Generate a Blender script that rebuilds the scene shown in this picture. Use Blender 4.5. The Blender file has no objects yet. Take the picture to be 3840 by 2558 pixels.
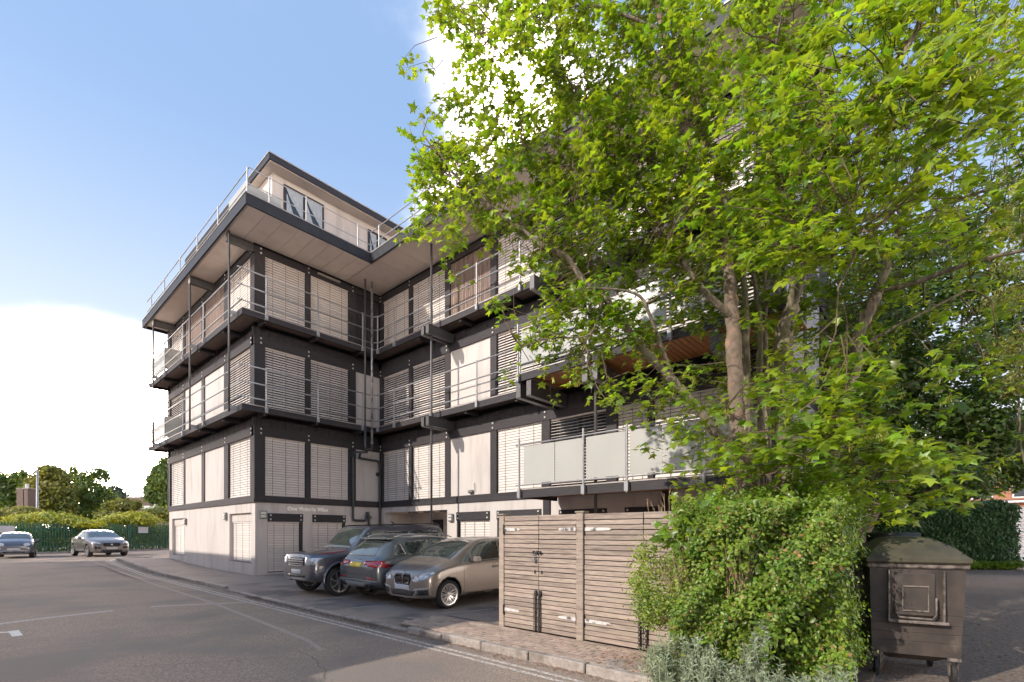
import bpy, bmesh, math, random
import numpy as np
from mathutils import Vector, Matrix
from mathutils.bvhtree import BVHTree

random.seed(7); rng = np.random.default_rng(11)
scene = bpy.context.scene
COL = scene.collection

# ------------------------------------------------------------------ camera, sky, sun, exposure
TH = math.atan(.887); FPX = 1792.; HOR = 1997.; CAMH = 1.75
FW = Vector((math.cos(TH), math.sin(TH), 0)); RT = Vector((math.sin(TH), -math.cos(TH), 0))
cam = bpy.data.cameras.new('camera'); camo = bpy.data.objects.new('camera', cam); COL.objects.link(camo)
camo.location = (0, 0, CAMH); camo.rotation_euler = (math.pi/2, 0, TH - math.pi/2)
cam.sensor_width = 36; cam.lens = 36*FPX/3840; cam.shift_y = (HOR-1279)/3840; cam.clip_end = 2000; cam.clip_start = .05
scene.camera = camo

SUN = Vector((1, -.35, -.66)).normalized()          # direction in which the light travels
sl = bpy.data.lights.new('sun', 'SUN'); sl.energy = 2.0; sl.angle = math.radians(.55); sl.color = (1, .91, .80)
so = bpy.data.objects.new('sun', sl); COL.objects.link(so)
so.rotation_euler = SUN.to_track_quat('-Z', 'Y').to_euler(); so.location = (-20, 8, 30)
W = bpy.data.worlds.new('World'); scene.world = W; W.use_nodes = True
nt = W.node_tree; nt.nodes.clear()
def N(t, nt=nt, **k):
    n = nt.nodes.new(t)
    for a, b in k.items():
        if a.startswith('i_'): n.inputs[a[2:].replace('_', ' ')].default_value = b
        else: setattr(n, a, b)
    return n
lk = nt.links.new
sky = N('ShaderNodeTexSky', sky_type='NISHITA', sun_disc=False)
sky.sun_elevation = math.asin(-SUN.z); sky.sun_rotation = math.atan2(-SUN.x, -SUN.y); sky.air_density = 1.0; sky.dust_density = .6; sky.ozone_density = 1.5
tc = N('ShaderNodeTexCoord'); sep = N('ShaderNodeSeparateXYZ'); lk(tc.outputs['Generated'], sep.inputs[0])
mp = N('ShaderNodeMapping'); mp.inputs['Scale'].default_value = (1, 1, 1.7); lk(tc.outputs['Generated'], mp.inputs[0])
mp.inputs['Location'].default_value = (3.1, 1.4, .05)
n1 = N('ShaderNodeTexNoise'); n1.inputs['Scale'].default_value = 1.9; n1.inputs['Detail'].default_value = 9; n1.inputs['Roughness'].default_value = .52
lk(mp.outputs[0], n1.inputs[0])
# cloud amount: more towards the horizon
mr = N('ShaderNodeMapRange'); mr.inputs['From Min'].default_value = .10; mr.inputs['From Max'].default_value = .37; mr.inputs['To Min'].default_value = .20; mr.inputs['To Max'].default_value = -.15
lk(sep.outputs['Z'], mr.inputs['Value'])
ad = N('ShaderNodeMath', operation='ADD'); lk(n1.outputs['Fac'], ad.inputs[0]); lk(mr.outputs[0], ad.inputs[1])
for cx_, cy_, r0, r1, amp in ((1960, 480, .32, .05, .30), (1620, 850, .14, .02, .16), (420, 1560, .24, .05, .24)):   # cumulus heads
    dv = (FW + RT*((cx_-1920)/FPX) + Vector((0, 0, 1))*((HOR-cy_)/FPX)).normalized()
    dd = N('ShaderNodeVectorMath', operation='DISTANCE'); lk(tc.outputs['Generated'], dd.inputs[0]); dd.inputs[1].default_value = dv
    db = N('ShaderNodeMapRange', interpolation_type='SMOOTHSTEP'); db.inputs['From Min'].default_value = r0; db.inputs['From Max'].default_value = r1; db.inputs['To Max'].default_value = amp; lk(dd.outputs['Value'], db.inputs['Value'])
    a2 = N('ShaderNodeMath', operation='ADD'); lk(ad.outputs[0], a2.inputs[0]); lk(db.outputs[0], a2.inputs[1]); ad = a2
cr = N('ShaderNodeMapRange', interpolation_type='SMOOTHSTEP'); cr.inputs['From Min'].default_value = .47; cr.inputs['From Max'].default_value = .95
lk(ad.outputs[0], cr.inputs['Value'])
# the clear sky is pale: a thin veil over the blue
veil = N('ShaderNodeMix', data_type='RGBA'); veil.inputs['Factor'].default_value = .72
gain = N('ShaderNodeMix', data_type='RGBA', blend_type='MULTIPLY'); gain.inputs['Factor'].default_value = 1; gain.inputs['B'].default_value = (.66, .70, .78, 1)
lk(sky.outputs[0], gain.inputs['A']); lk(gain.outputs['Result'], veil.inputs['A']); veil.inputs['B'].default_value = (1.34, 2.0, 3.12, 1)
hz = N('ShaderNodeMapRange', interpolation_type='SMOOTHSTEP'); hz.inputs['From Min'].default_value = .66; hz.inputs['From Max'].default_value = .0; lk(sep.outputs['Z'], hz.inputs['Value'])
hm = N('ShaderNodeMix', data_type='RGBA'); lk(hz.outputs[0], hm.inputs['Factor']); lk(veil.outputs['Result'], hm.inputs['A']); hm.inputs['B'].default_value = (3.5, 3.65, 3.8, 1)
mx = N('ShaderNodeMix', data_type='RGBA'); pw = N('ShaderNodeMath', operation='POWER'); pw.inputs[1].default_value = 2.4; lk(cr.outputs[0], pw.inputs[0]); lk(pw.outputs[0], mx.inputs['Factor']); lk(hm.outputs['Result'], mx.inputs['A']); mx.inputs['B'].default_value = (200, 165, 139, 1)
bg = N('ShaderNodeBackground'); bg.inputs['Strength'].default_value = .12; lk(mx.outputs['Result'], bg.inputs[0])
wo = N('ShaderNodeOutputWorld'); lk(bg.outputs[0], wo.inputs[0])
scene.view_settings.view_transform = 'Standard'; scene.view_settings.look = 'None'; scene.view_settings.gamma = 1
scene.view_settings.use_curve_mapping = False; scene.view_settings.exposure = 1.42
scene.render.engine = 'CYCLES'; scene.cycles.max_bounces = 7; scene.cycles.transparent_max_bounces = 8

def at(px, py, t):
    """point that the photograph shows at pixel (px, py), t metres in front of the camera"""
    return Vector((0, 0, CAMH)) + (FW + RT*((px-1920)/FPX) + Vector((0, 0, 1))*((HOR-py)/FPX))*t

# ------------------------------------------------------------------ materials
def mat(name, c, c2=None, rough=.75, scale=4, detail=5, lo=.35, hi=.65, bump=0, bscale=80, bdist=.01, metal=0, stretch=(1,1,1), rnd=0, hue=0, spec=.5,
        coat=0, island=0, c3=None, s3=.6, lo3=.5, hi3=.7, trans=0, sheen=0):
    m = bpy.data.materials.new(name); m.use_nodes = True; t = m.node_tree; t.nodes.clear(); L = t.links.new
    out = t.nodes.new('ShaderNodeOutputMaterial'); p = t.nodes.new('ShaderNodeBsdfPrincipled')
    p.inputs['Roughness'].default_value = rough; p.inputs['Metallic'].default_value = metal; p.inputs['Specular IOR Level'].default_value = spec
    p.inputs['Coat Weight'].default_value = coat; p.inputs['Coat Roughness'].default_value = .04
    co = t.nodes.new('ShaderNodeTexCoord'); oi = t.nodes.new('ShaderNodeObjectInfo')
    mpn = t.nodes.new('ShaderNodeMapping'); mpn.inputs['Scale'].default_value = stretch; L(co.outputs['Object'], mpn.inputs[0])
    w = t.nodes.new('ShaderNodeMath'); w.operation = 'MULTIPLY'; w.inputs[1].default_value = 40; L(oi.outputs['Random'], w.inputs[0])
    c2 = c2 or tuple(x*.8 for x in c)
    def noise(s, d=5):
        n = t.nodes.new('ShaderNodeTexNoise'); n.noise_dimensions = '4D'; n.inputs['Scale'].default_value = s; n.inputs['Detail'].default_value = d
        L(mpn.outputs[0], n.inputs['Vector']); L(w.outputs[0], n.inputs['W']); return n.outputs['Fac']
    def remap(x, a, b):
        r = t.nodes.new('ShaderNodeMapRange'); r.inputs['From Min'].default_value = a; r.inputs['From Max'].default_value = b; L(x, r.inputs['Value']); return r.outputs[0]
    mix = t.nodes.new('ShaderNodeMix'); mix.data_type = 'RGBA'; mix.inputs['A'].default_value = (*c, 1); mix.inputs['B'].default_value = (*c2, 1)
    L(remap(noise(scale, detail), lo, hi), mix.inputs['Factor']); res = mix.outputs['Result']
    if c3:
        m3 = t.nodes.new('ShaderNodeMix'); m3.data_type = 'RGBA'; m3.inputs['B'].default_value = (*c3, 1); L(res, m3.inputs['A'])
        L(remap(noise(s3, 6), lo3, hi3), m3.inputs['Factor']); res = m3.outputs['Result']
    if rnd or island or hue:
        h = t.nodes.new('ShaderNodeHueSaturation'); L(res, h.inputs['Color'])
        src = oi.outputs['Random']
        if island:
            g = t.nodes.new('ShaderNodeNewGeometry'); src = g.outputs['Random Per Island']
        a = t.nodes.new('ShaderNodeMapRange'); v = rnd or island; a.inputs['To Min'].default_value = 1-v; a.inputs['To Max'].default_value = 1+v; L(src, a.inputs['Value']); L(a.outputs[0], h.inputs['Value'])
        if hue:
            fr = t.nodes.new('ShaderNodeMath'); fr.operation = 'MULTIPLY'; fr.inputs[1].default_value = 7.31; L(src, fr.inputs[0])
            f2 = t.nodes.new('ShaderNodeMath'); f2.operation = 'FRACT'; L(fr.outputs[0], f2.inputs[0])
            b = t.nodes.new('ShaderNodeMapRange'); b.inputs['To Min'].default_value = .5-hue; b.inputs['To Max'].default_value = .5+hue; L(f2.outputs[0], b.inputs['Value']); L(b.outputs[0], h.inputs['Hue'])
        res = h.outputs['Color']
    L(res, p.inputs['Base Color'])
    if bump:
        bn = t.nodes.new('ShaderNodeBump'); bn.inputs['Strength'].default_value = bump; bn.inputs['Distance'].default_value = bdist
        L(noise(bscale, 4), bn.inputs['Height']); L(bn.outputs[0], p.inputs['Normal'])
    sh = p.outputs[0]
    if trans:
        tr = t.nodes.new('ShaderNodeBsdfTranslucent'); g2 = t.nodes.new('ShaderNodeMix'); g2.data_type = 'RGBA'; g2.blend_type = 'MULTIPLY'; g2.inputs['Factor'].default_value = 1
        L(res, g2.inputs['A']); g2.inputs['B'].default_value = (2.3, 2.0, .6, 1); L(g2.outputs['Result'], tr.inputs['Color'])
        ms = t.nodes.new('ShaderNodeMixShader'); ms.inputs[0].default_value = trans; L(sh, ms.inputs[1]); L(tr.outputs[0], ms.inputs[2]); sh = ms.outputs[0]
    L(sh, out.inputs[0]); return m
M = {}
M['asphalt'] = mat('asphalt', (.345,.27,.215), (.21,.165,.135), .95, scale=42, detail=12, lo=.40, hi=.60, bump=.8, bscale=70, bdist=.02, c3=(.205,.172,.150), s3=.5, lo3=.46, hi3=.62, spec=.25)
M['asphalt_dark'] = mat('driveway_asphalt', (.18,.135,.105), (.08,.06,.048), .95, scale=26, detail=10, lo=.4, hi=.6, bump=.8, bscale=80, bdist=.015)  # darker asphalt, with its mottle strengthened in place of tree shade and dapple
M['asphalt_old'] = mat('asphalt_forecourt', (.33,.26,.215), (.23,.185,.158), .9, scale=40, detail=9, bump=.35, bscale=110, bdist=.006, c3=(.135,.118,.11), s3=.8, lo3=.45, hi3=.6, spec=.3)
M['soil'] = mat('bed_soil', (.13,.085,.055), (.07,.05,.035), .95, scale=14)
M['ground'] = mat('ground_soil', (.22,.20,.11), (.16,.15,.08), .95, scale=2)
M['paint_line'] = mat('worn_road_paint', (.56,.51,.46), (.27,.23,.20), .9, scale=26, detail=8, lo=.40, hi=.58, bump=.3, bscale=110)
M['paint_faint'] = mat('faded_road_paint', (.44,.39,.345), (.30,.25,.215), .9, scale=20, detail=8, lo=.38, hi=.62, bump=.3, bscale=110)
M['seam'] = mat('road_seam', (.36,.30,.255), (.27,.22,.19), .95, scale=30, detail=9, bump=.6, bscale=70)
M['panel_grey'] = mat('grey_panel', (.24,.25,.27), (.20,.21,.23), .7)
M['paint_white'] = mat('road_paint', (.62,.61,.58), (.3,.3,.28), .85, scale=20, detail=8, lo=.55, hi=.75)
M['kerb'] = mat('kerb_concrete', (.36,.31,.27), (.25,.215,.19), .9, scale=22, detail=7, bump=.4, bscale=70, bdist=.006, rnd=.12, c3=(.17,.14,.12), s3=2.5, lo3=.52, hi3=.68)
M['brick_pave'] = mat('paving_brick', (.40,.30,.235), (.30,.225,.18), .9, scale=30, bump=.35, bscale=90, bdist=.004, rnd=.16, hue=.008, c3=(.20,.16,.13), s3=5)
M['joint'] = mat('joint_sand', (.15,.12,.095), (.10,.08,.065), .95, scale=40)
M['pavement'] = mat('pavement_asphalt', (.38,.30,.25), (.28,.225,.19), .93, scale=80, bump=.35, bscale=110, bdist=.006, c3=(.25,.205,.18), s3=.9, lo3=.5, hi3=.62, spec=.3)
M['render'] = mat('wall_render', (.55,.50,.468), (.505,.457,.428), .85, scale=2.2, detail=8, bump=.15, bscale=50, bdist=.004, c3=(.40,.355,.325), s3=2.2, lo3=.52, hi3=.78, stretch=(1.4,1.4,.2))
M['timber'] = mat('dark_timber', (.050,.044,.047), (.028,.025,.029), .66, spec=.3, scale=9, detail=6, stretch=(1,1,6), bump=.25, bscale=30, bdist=.003, rnd=.12)
M['timber_h'] = mat('dark_timber_beam', (.050,.044,.047), (.028,.025,.029), .66, spec=.3, scale=9, detail=6, stretch=(.4,.4,14), bump=.3, bscale=14, bdist=.003, rnd=.12)
M['board'] = mat('stained_board', (.24,.165,.13), (.13,.095,.082), .75, scale=6, stretch=(3,3,.4), rnd=.25, bump=.2, bscale=40)
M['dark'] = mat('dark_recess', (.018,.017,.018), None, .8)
M['blackpl'] = mat('black_plastic', (.022,.022,.024), None, .5, bump=.1, bscale=200, bdist=.001)
M['slat'] = mat('blind_slat', (.64,.575,.53), (.59,.53,.49), .5, scale=8, spec=.4, rnd=.05)
M['cable'] = mat('blind_cable', (.16,.14,.13), None, .6)
M['steel'] = mat('galvanised_steel', (.34,.34,.35), (.27,.27,.28), .5, scale=25, metal=.3)
M['steel_dark'] = mat('painted_steel', (.115,.108,.108), (.085,.08,.082), .5, scale=20, metal=.4)
M['pipe'] = mat('grey_pipe', (.055,.056,.062), (.04,.04,.045), .35, scale=10)
M['pipe_zinc'] = mat('zinc_pipe', (.36,.36,.38), (.14,.14,.15), .4, scale=14, detail=8, lo=.45, hi=.6, metal=.5, stretch=(1,1,.5))
M['fascia'] = mat('fascia_metal', (.030,.031,.040), (.022,.023,.030), .55, scale=5, spec=.25)
M['trim'] = mat('edge_trim', (.42,.38,.35), (.33,.3,.28), .45, scale=8, metal=.4)
M['soffit'] = mat('soffit_board', (.84,.73,.65), (.79,.68,.60), .8, scale=30, detail=7, rnd=.05, c3=(.72,.61,.53), s3=2, lo3=.5, hi3=.75)
M['cedar'] = mat('cedar_soffit', (.50,.21,.075), (.36,.14,.05), .6, scale=8, stretch=(8,.5,1), rnd=.12)
M['glass'] = mat('window_glass', (.022,.026,.03), None, .04, spec=.9)
M['curtain'] = mat('curtain', (.42,.46,.50), (.25,.29,.34), .8, scale=5, detail=3, stretch=(9,9,.7))
M['frost'] = mat('frosted_glass', (.40,.395,.37), (.36,.36,.34), .35, scale=.9, detail=2, spec=.6)
M['grille_panel'] = mat('perforated_panel', (.62,.57,.52), (.57,.53,.48), .55, scale=1)
M['lamp'] = mat('lamp_glass', (.62,.60,.55), (.5,.48,.44), .3)
M['grey_pl'] = mat('grey_plastic', (.20,.20,.20), None, .5)
M['letter'] = mat('sign_letter', (.93,.88,.80), (.82,.77,.70), .45, scale=20)
M['paper'] = mat('notice_paper', (.62,.60,.62), (.5,.5,.52), .7, scale=60)
M['wood_w'] = mat('weathered_wood', (.40,.315,.255), (.27,.215,.178), .85, scale=5, detail=8, lo=.35, hi=.62, stretch=(10,1.1,10), bump=.5, bscale=12, bdist=.003, rnd=.16, hue=.006, c3=(.17,.125,.11), s3=1.7, lo3=.56, hi3=.72)
M['hinge'] = mat('worn_hinge_paint', (.60,.56,.53), (.12,.11,.11), .55, scale=12, detail=8, lo=.50, hi=.60)
M['iron'] = mat('black_iron', (.05,.048,.05), (.09,.08,.08), .45, scale=30, metal=.6)
M['bark'] = mat('maple_bark', (.22,.175,.13), (.10,.08,.06), .92, lo=.42, hi=.58, scale=16, detail=9, stretch=(1,1,.35), bump=.9, bscale=26, bdist=.02, c3=(.17,.155,.09), s3=2.2, lo3=.5, hi3=.66)
M['bark_red'] = mat('peeling_bark', (.20,.15,.115), (.10,.077,.06), .92, c3=(.29,.18,.13), s3=5, lo3=.52, hi3=.66, scale=10, detail=8, bump=.8, bscale=26, bdist=.015)
M['twig'] = mat('twig_bark', (.16,.11,.07), (.10,.07,.045), .9, scale=10)
M['dry'] = mat('dry_stem', (.40,.28,.17), (.28,.19,.12), .9, scale=10)
M['leaf'] = mat('maple_leaf', (.205,.295,.028), (.105,.19,.018), .36, scale=1.1, detail=4, island=.48, hue=.022, trans=.5, spec=.6)
M['leaf_key'] = mat('seed_keys', (.30,.30,.05), (.25,.23,.05), .6, island=.2, trans=.35)
M['leaf_d'] = mat('shade_dark_leaf', (.055,.10,.018), (.03,.06,.012), .5, scale=.7, island=.35, hue=.015, trans=.38, spec=.4)  # shade over the right-hand background trees is put into this darker leaf colour
M['leaf_h'] = mat('hedge_leaf', (.185,.275,.03), (.105,.19,.022), .42, scale=2, island=.38, hue=.02, trans=.32, spec=.5)
M['leaf_y'] = mat('yellow_green_leaf', (.34,.34,.025), (.20,.25,.03), .5, scale=1.2, island=.3, hue=.02, trans=.35)
M['leaf_p'] = mat('privet_leaf', (.20,.26,.03), (.13,.19,.025), .45, scale=2, island=.4, hue=.03, trans=.3)
M['leaf_s'] = mat('silver_leaf', (.33,.38,.27), (.20,.25,.15), .6, scale=6, island=.3, trans=.15)
M['leaf_ivy'] = mat('ivy_leaf', (.035,.085,.022), (.022,.055,.015), .5, scale=2, island=.45, hue=.02, trans=.12, spec=.25)
M['leaf_far'] = mat('far_leaf', (.13,.185,.038), (.075,.125,.028), .6, scale=.5, island=.35, hue=.02, trans=.3)
M['leaf_far_y'] = mat('far_leaf_olive', (.22,.22,.05), (.13,.155,.035), .6, scale=.4, island=.35, hue=.02, trans=.3)
M['leaf_far_b'] = mat('far_leaf_blue', (.05,.09,.055), (.035,.065,.04), .6, scale=.4, island=.3, trans=.2)
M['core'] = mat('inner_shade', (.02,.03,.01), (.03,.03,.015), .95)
M['litter'] = mat('dry_leaf', (.34,.16,.07), (.22,.11,.05), .8, island=.4)
M['green_paint'] = mat('green_paint', (.018,.115,.075), (.012,.09,.06), .45, rnd=.1, spec=.5)
M['brick'] = mat('brick_wall', (.36,.17,.10), (.28,.13,.085), .85, scale=14, detail=6)
M['brick_dk'] = mat('brown_brick', (.17,.115,.095), (.13,.09,.075), .85, scale=10)
M['tile'] = mat('roof_tile', (.19,.10,.075), (.14,.08,.06), .8, scale=12)
M['white'] = mat('white_paint', (.74,.74,.74), (.66,.66,.66), .5)
M['bin'] = mat('bin_plastic', (.072,.056,.046), (.042,.034,.030), .55, scale=4, detail=9, lo=.4, hi=.62, bump=.1, bscale=90, bdist=.002, c3=(.11,.088,.07), s3=6, lo3=.58, hi3=.75)
M['bin_lid'] = mat('bin_lid_plastic', (.085,.075,.045), (.045,.040,.028), .55, scale=4, detail=8, bump=.1, bscale=90, bdist=.002)
M['bin_edge'] = mat('scuffed_edge', (.20,.165,.14), (.07,.056,.048), .6, scale=16, detail=8, lo=.42, hi=.6)
M['rubber'] = mat('rubber', (.022,.021,.021), (.03,.028,.027), .8, scale=20)
M['alloy'] = mat('alloy', (.56,.55,.54), (.48,.47,.46), .28, metal=.75)
M['disc'] = mat('brake_disc', (.10,.10,.10), None, .4, metal=.8)
M['chrome'] = mat('chrome', (.70,.70,.72), None, .12, metal=1)
M['black'] = mat('gloss_black', (.012,.012,.014), None, .25)
M['carglass'] = mat('car_glass', (.055,.068,.06), (.035,.042,.038), .02, spec=1, coat=1)
M['lens'] = mat('headlight_lens', (.66,.66,.67), (.26,.26,.27), .08, scale=16, lo=.45, hi=.58, spec=1, coat=1)
M['redlens'] = mat('tail_light_lens', (.55,.012,.02), (.36,.008,.012), .08, scale=14, coat=1)
M['plate_w'] = mat('number_plate_white', (.62,.62,.64), (.5,.5,.53), .4, scale=60)
M['plate_y'] = mat('number_plate_yellow', (.80,.56,.02), (.72,.48,.015), .4, scale=60)
def carpaint(n, c, dust=.12):
    return mat(n, c, tuple(x*.9 for x in c), .33, scale=3, metal=.55, coat=.9, spec=.5, c3=tuple(x*(1-dust)+dust*.25 for x in c), s3=3, lo3=.45, hi3=.8)

# ------------------------------------------------------------------ object helpers
POS = {}
def tag(o, label=None, cat=None, group=None, kind=None):
    if label: o['label'] = label
    if cat: o['category'] = cat
    if group: o['group'] = group
    if kind: o['kind'] = kind
    return o
def thing(name, loc, label, cat, group=None, rz=0, local=False):
    o = bpy.data.objects.new(name, None); COL.objects.link(o); o.location = loc; o.rotation_euler = (0, 0, rz); o.empty_display_size = .3
    POS[o.name] = Vector((0,0,0)) if local else Vector(loc)
    return tag(o, label, cat, group)
def link(name, v, f, mats, parent=None, mi=None, smooth=False, kind=None, label=None, origin=None):
    v = np.asarray(v, dtype=np.float64).reshape(-1, 3)
    o0 = Vector(((v[:,0].min()+v[:,0].max())/2, (v[:,1].min()+v[:,1].max())/2, v[:,2].min())) if origin is None else Vector(origin)
    me = bpy.data.meshes.new(name)
    me.from_pydata((v - np.array(o0)).tolist(), [], f)
    for m in (mats if isinstance(mats, (list, tuple)) else [mats]): me.materials.append(M[m] if isinstance(m, str) else m)
    if mi: me.polygons.foreach_set('material_index', mi)
    if smooth: me.polygons.foreach_set('use_smooth', [True]*len(me.polygons))
    me.update()
    ob = bpy.data.objects.new(name, me); COL.objects.link(ob); POS[ob.name] = o0
    if parent is not None: ob.parent = parent; ob.location = o0 - POS[parent.name]
    else: ob.location = o0
    if kind: ob['kind'] = kind
    if label: ob['label'] = label
    return ob
def inst(src, name, origin, parent, rot=None, scale=None):
    ob = bpy.data.objects.new(name, src.data); COL.objects.link(ob); POS[ob.name] = Vector(origin)
    ob.parent = parent; ob.location = Vector(origin) - (POS[parent.name] if parent is not None else Vector((0,0,0)))
    if rot: ob.rotation_euler = rot
    if scale: ob.scale = scale
    return ob
def copy_tree(o, parent=None):
    c = o.copy(); COL.objects.link(c)
    if parent is not None: c.parent = parent
    for ch in list(o.children): copy_tree(ch, c)
    return c
class MB:
    def __init__(s): s.v = []; s.f = []; s.m = []
    def add(s, v, f, m=0):
        b = len(s.v); s.v += [tuple(p) for p in v]; s.f += [tuple(i+b for i in q) for q in f]; s.m += [m]*len(f)
    def box(s, x0, x1, y0, y1, z0, z1, m=0):
        s.add([(x0,y0,z0),(x1,y0,z0),(x1,y1,z0),(x0,y1,z0),(x0,y0,z1),(x1,y0,z1),(x1,y1,z1),(x0,y1,z1)],
              [(0,3,2,1),(4,5,6,7),(0,1,5,4),(1,2,6,5),(2,3,7,6),(3,0,4,7)], m); return s
    def bbox(s, x0, x1, y0, y1, z0, z1, b=.01, m=0):
        """box with chamfered edges"""
        bm = bmesh.new(); vs = [bm.verts.new(p) for p in ((x0,y0,z0),(x1,y0,z0),(x1,y1,z0),(x0,y1,z0),(x0,y0,z1),(x1,y0,z1),(x1,y1,z1),(x0,y1,z1))]
        for q in ((0,3,2,1),(4,5,6,7),(0,1,5,4),(1,2,6,5),(2,3,7,6),(3,0,4,7)): bm.faces.new([vs[i] for i in q])
        bmesh.ops.bevel(bm, geom=bm.edges[:], offset=b, segments=1, affect='EDGES')
        bm.verts.index_update(); s.add([p.co[:] for p in bm.verts], [[q.index for q in f.verts] for f in bm.faces], m); bm.free(); return s
    def hull(s, a, b, w, h, m=0):
        """bar from a to b, width w (horizontal) and height h"""
        a = Vector(a); b = Vector(b); d = (b-a).normalized(); u = d.cross(Vector((0,0,1)))
        u = (u.normalized() if u.length > 1e-4 else Vector((1,0,0)))*w/2; n = u.cross(d).normalized()*h/2
        s.add([a-u-n,a+u-n,a+u+n,a-u+n,b-u-n,b+u-n,b+u+n,b-u+n], [(0,1,2,3),(7,6,5,4),(0,4,5,1),(1,5,6,2),(2,6,7,3),(3,7,4,0)], m); return s
    def tube(s, pts, r, n=8, m=0, cap=True):
        pts = [Vector(p) for p in pts]; rs = r if isinstance(r, (list, tuple)) else [r]*len(pts); b = len(s.v)
        u = None
        for i, p in enumerate(pts):
            d = (pts[min(i+1, len(pts)-1)] - pts[max(i-1, 0)]).normalized()
            if u is None: u = d.cross(Vector((.31,.2,.93))); u = u if u.length > .05 else d.cross(Vector((1,0,0)))
            u = (u - d*u.dot(d)).normalized(); w = d.cross(u)
            for k in range(n):
                a = 2*math.pi*k/n; s.v.append(tuple(p + (u*math.cos(a) + w*math.sin(a))*rs[i]))
        for i in range(len(pts)-1):
            for k in range(n):
                s.f.append((b+i*n+k, b+i*n+(k+1)%n, b+(i+1)*n+(k+1)%n, b+(i+1)*n+k)); s.m.append(m)
        if cap:
            s.f.append(tuple(b+k for k in range(n))[::-1]); s.f.append(tuple(b+(len(pts)-1)*n+k for k in range(n))); s.m += [m, m]
        return s
    def lathe(s, prof, c, ax='y', n=20, m=0):
        """prof: list of (radius, offset along the axis)"""
        b = len(s.v)
        for r, o in prof:
            for k in range(n):
                a = 2*math.pi*k/n; ca, sa = r*math.cos(a), r*math.sin(a)
                s.v.append({'y': (c[0]+ca, c[1]+o, c[2]+sa), 'x': (c[0]+o, c[1]+ca, c[2]+sa), 'z': (c[0]+ca, c[1]+sa, c[2]+o)}[ax])
        for i in range(len(prof)-1):
            for k in range(n):
                s.f.append((b+i*n+k, b+i*n+(k+1)%n, b+(i+1)*n+(k+1)%n, b+(i+1)*n+k)); s.m.append(m)
        return s
    def build(s, name, mats, parent=None, **k):
        return link(name, s.v, s.f, mats, parent, mi=(s.m if isinstance(mats, (list, tuple)) and len(mats) > 1 else None), **k)
def gz(y):
    u = min(1, max(0, (y-23)/12)); return .30*u*u*(3-2*u)
# ------------------------------------------------------------------ the setting: ground, road, pavement, kerb
def sheet(name, xs, ys, z, m, kind='structure', dz=0):
    v = [(x, y, z+gz(y)) for y in ys for x in xs]; nx = len(xs)
    f = [(j*nx+i, j*nx+i+1, (j+1)*nx+i+1, (j+1)*nx+i) for j in range(len(ys)-1) for i in range(nx-1)]
    return link(name, v, f, m, kind=kind, origin=(0,0,0))
YS = [-300, -20, 0, 5, 10, 15, 20, 23, 24, 25, 26, 27, 28, 29, 30, 31, 32, 33, 34, 35, 40, 60]
sheet('ground', [-600, 0, 600], [-600]+YS+[900], -.035, 'ground')
road = sheet('road', [-30, -10, 0, 5, 20, 60], [-30]+YS[1:-1]+[58.2], 0, 'asphalt')
X0, Y0, XR = 7.1, 19.33, 12.56          # facade planes: street face, gable face, courtyard face
KX = 5.02                               # kerb line
pave = thing('pavement', (KX, 2.4, 0), None, None); pave['kind'] = 'structure'
sheet_ys = [16.6, 20, 23, 25, 27, 29, 31, 32.2]
v = []; f = []
for y in sheet_ys: v += [(KX+.12, y, .11+gz(y)), (7.3, y, .11+gz(y)+.01), (13.2, y, .12+gz(y))]
for j in range(len(sheet_ys)-1):
    for i in (0, 1): f.append((j*3+i, j*3+i+1, (j+1)*3+i+1, (j+1)*3+i))
link('footway', v, f, 'pavement', pave)
MB().box(KX+.12, 13.0, 7.25, 15.9, -.05, .03).box(6.3, 13.0, 2.1, 7.25, -.05, .03).build('parking_bay', 'asphalt_old', pave)
link('ramp', [(KX+.12,15.9,.03),(13,15.9,.03),(13,16.6,.12),(KX+.12,16.6,.11)], [(0,1,2,3)], 'pavement', pave)
MB().box(KX+.12, 6.3, 2.3, 7.25, -.05, .098).build('bedding', 'joint', pave)
MB().box(5.45, 8.3, .55, 2.1, -.05, .05).build('planting_bed', 'soil', pave)
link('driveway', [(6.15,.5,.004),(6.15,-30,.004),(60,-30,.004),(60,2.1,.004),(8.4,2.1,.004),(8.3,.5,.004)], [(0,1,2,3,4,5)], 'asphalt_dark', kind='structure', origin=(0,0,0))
# block paving beside the store: every block a piece of its own
bk = None; r = random.Random(3)
nx = 9; by = 2.32
for i in range(nx):
    x = KX+.135+i*.1065; y = 2.32 + (.1 if i % 2 else 0)
    while y < 7.2:
        if bk is None:
            mb = MB().bbox(-.05, .05, -.1, .1, -.03, .022, .004); bk = mb.build('paving_brick', 'brick_pave', pave, origin=(0,0,0))
            bk.location = Vector((x+.05, y+.1, .098+.0)) - POS[pave.name]; POS[bk.name] = Vector((0,0,0))
        else:
            inst(bk, 'paving_brick', (x+.05, y+.1, .098+r.uniform(-.002, .002)), pave, rot=(r.uniform(-.008,.008), r.uniform(-.008,.008), r.uniform(-.01,.01)))
        y += .2065
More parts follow.
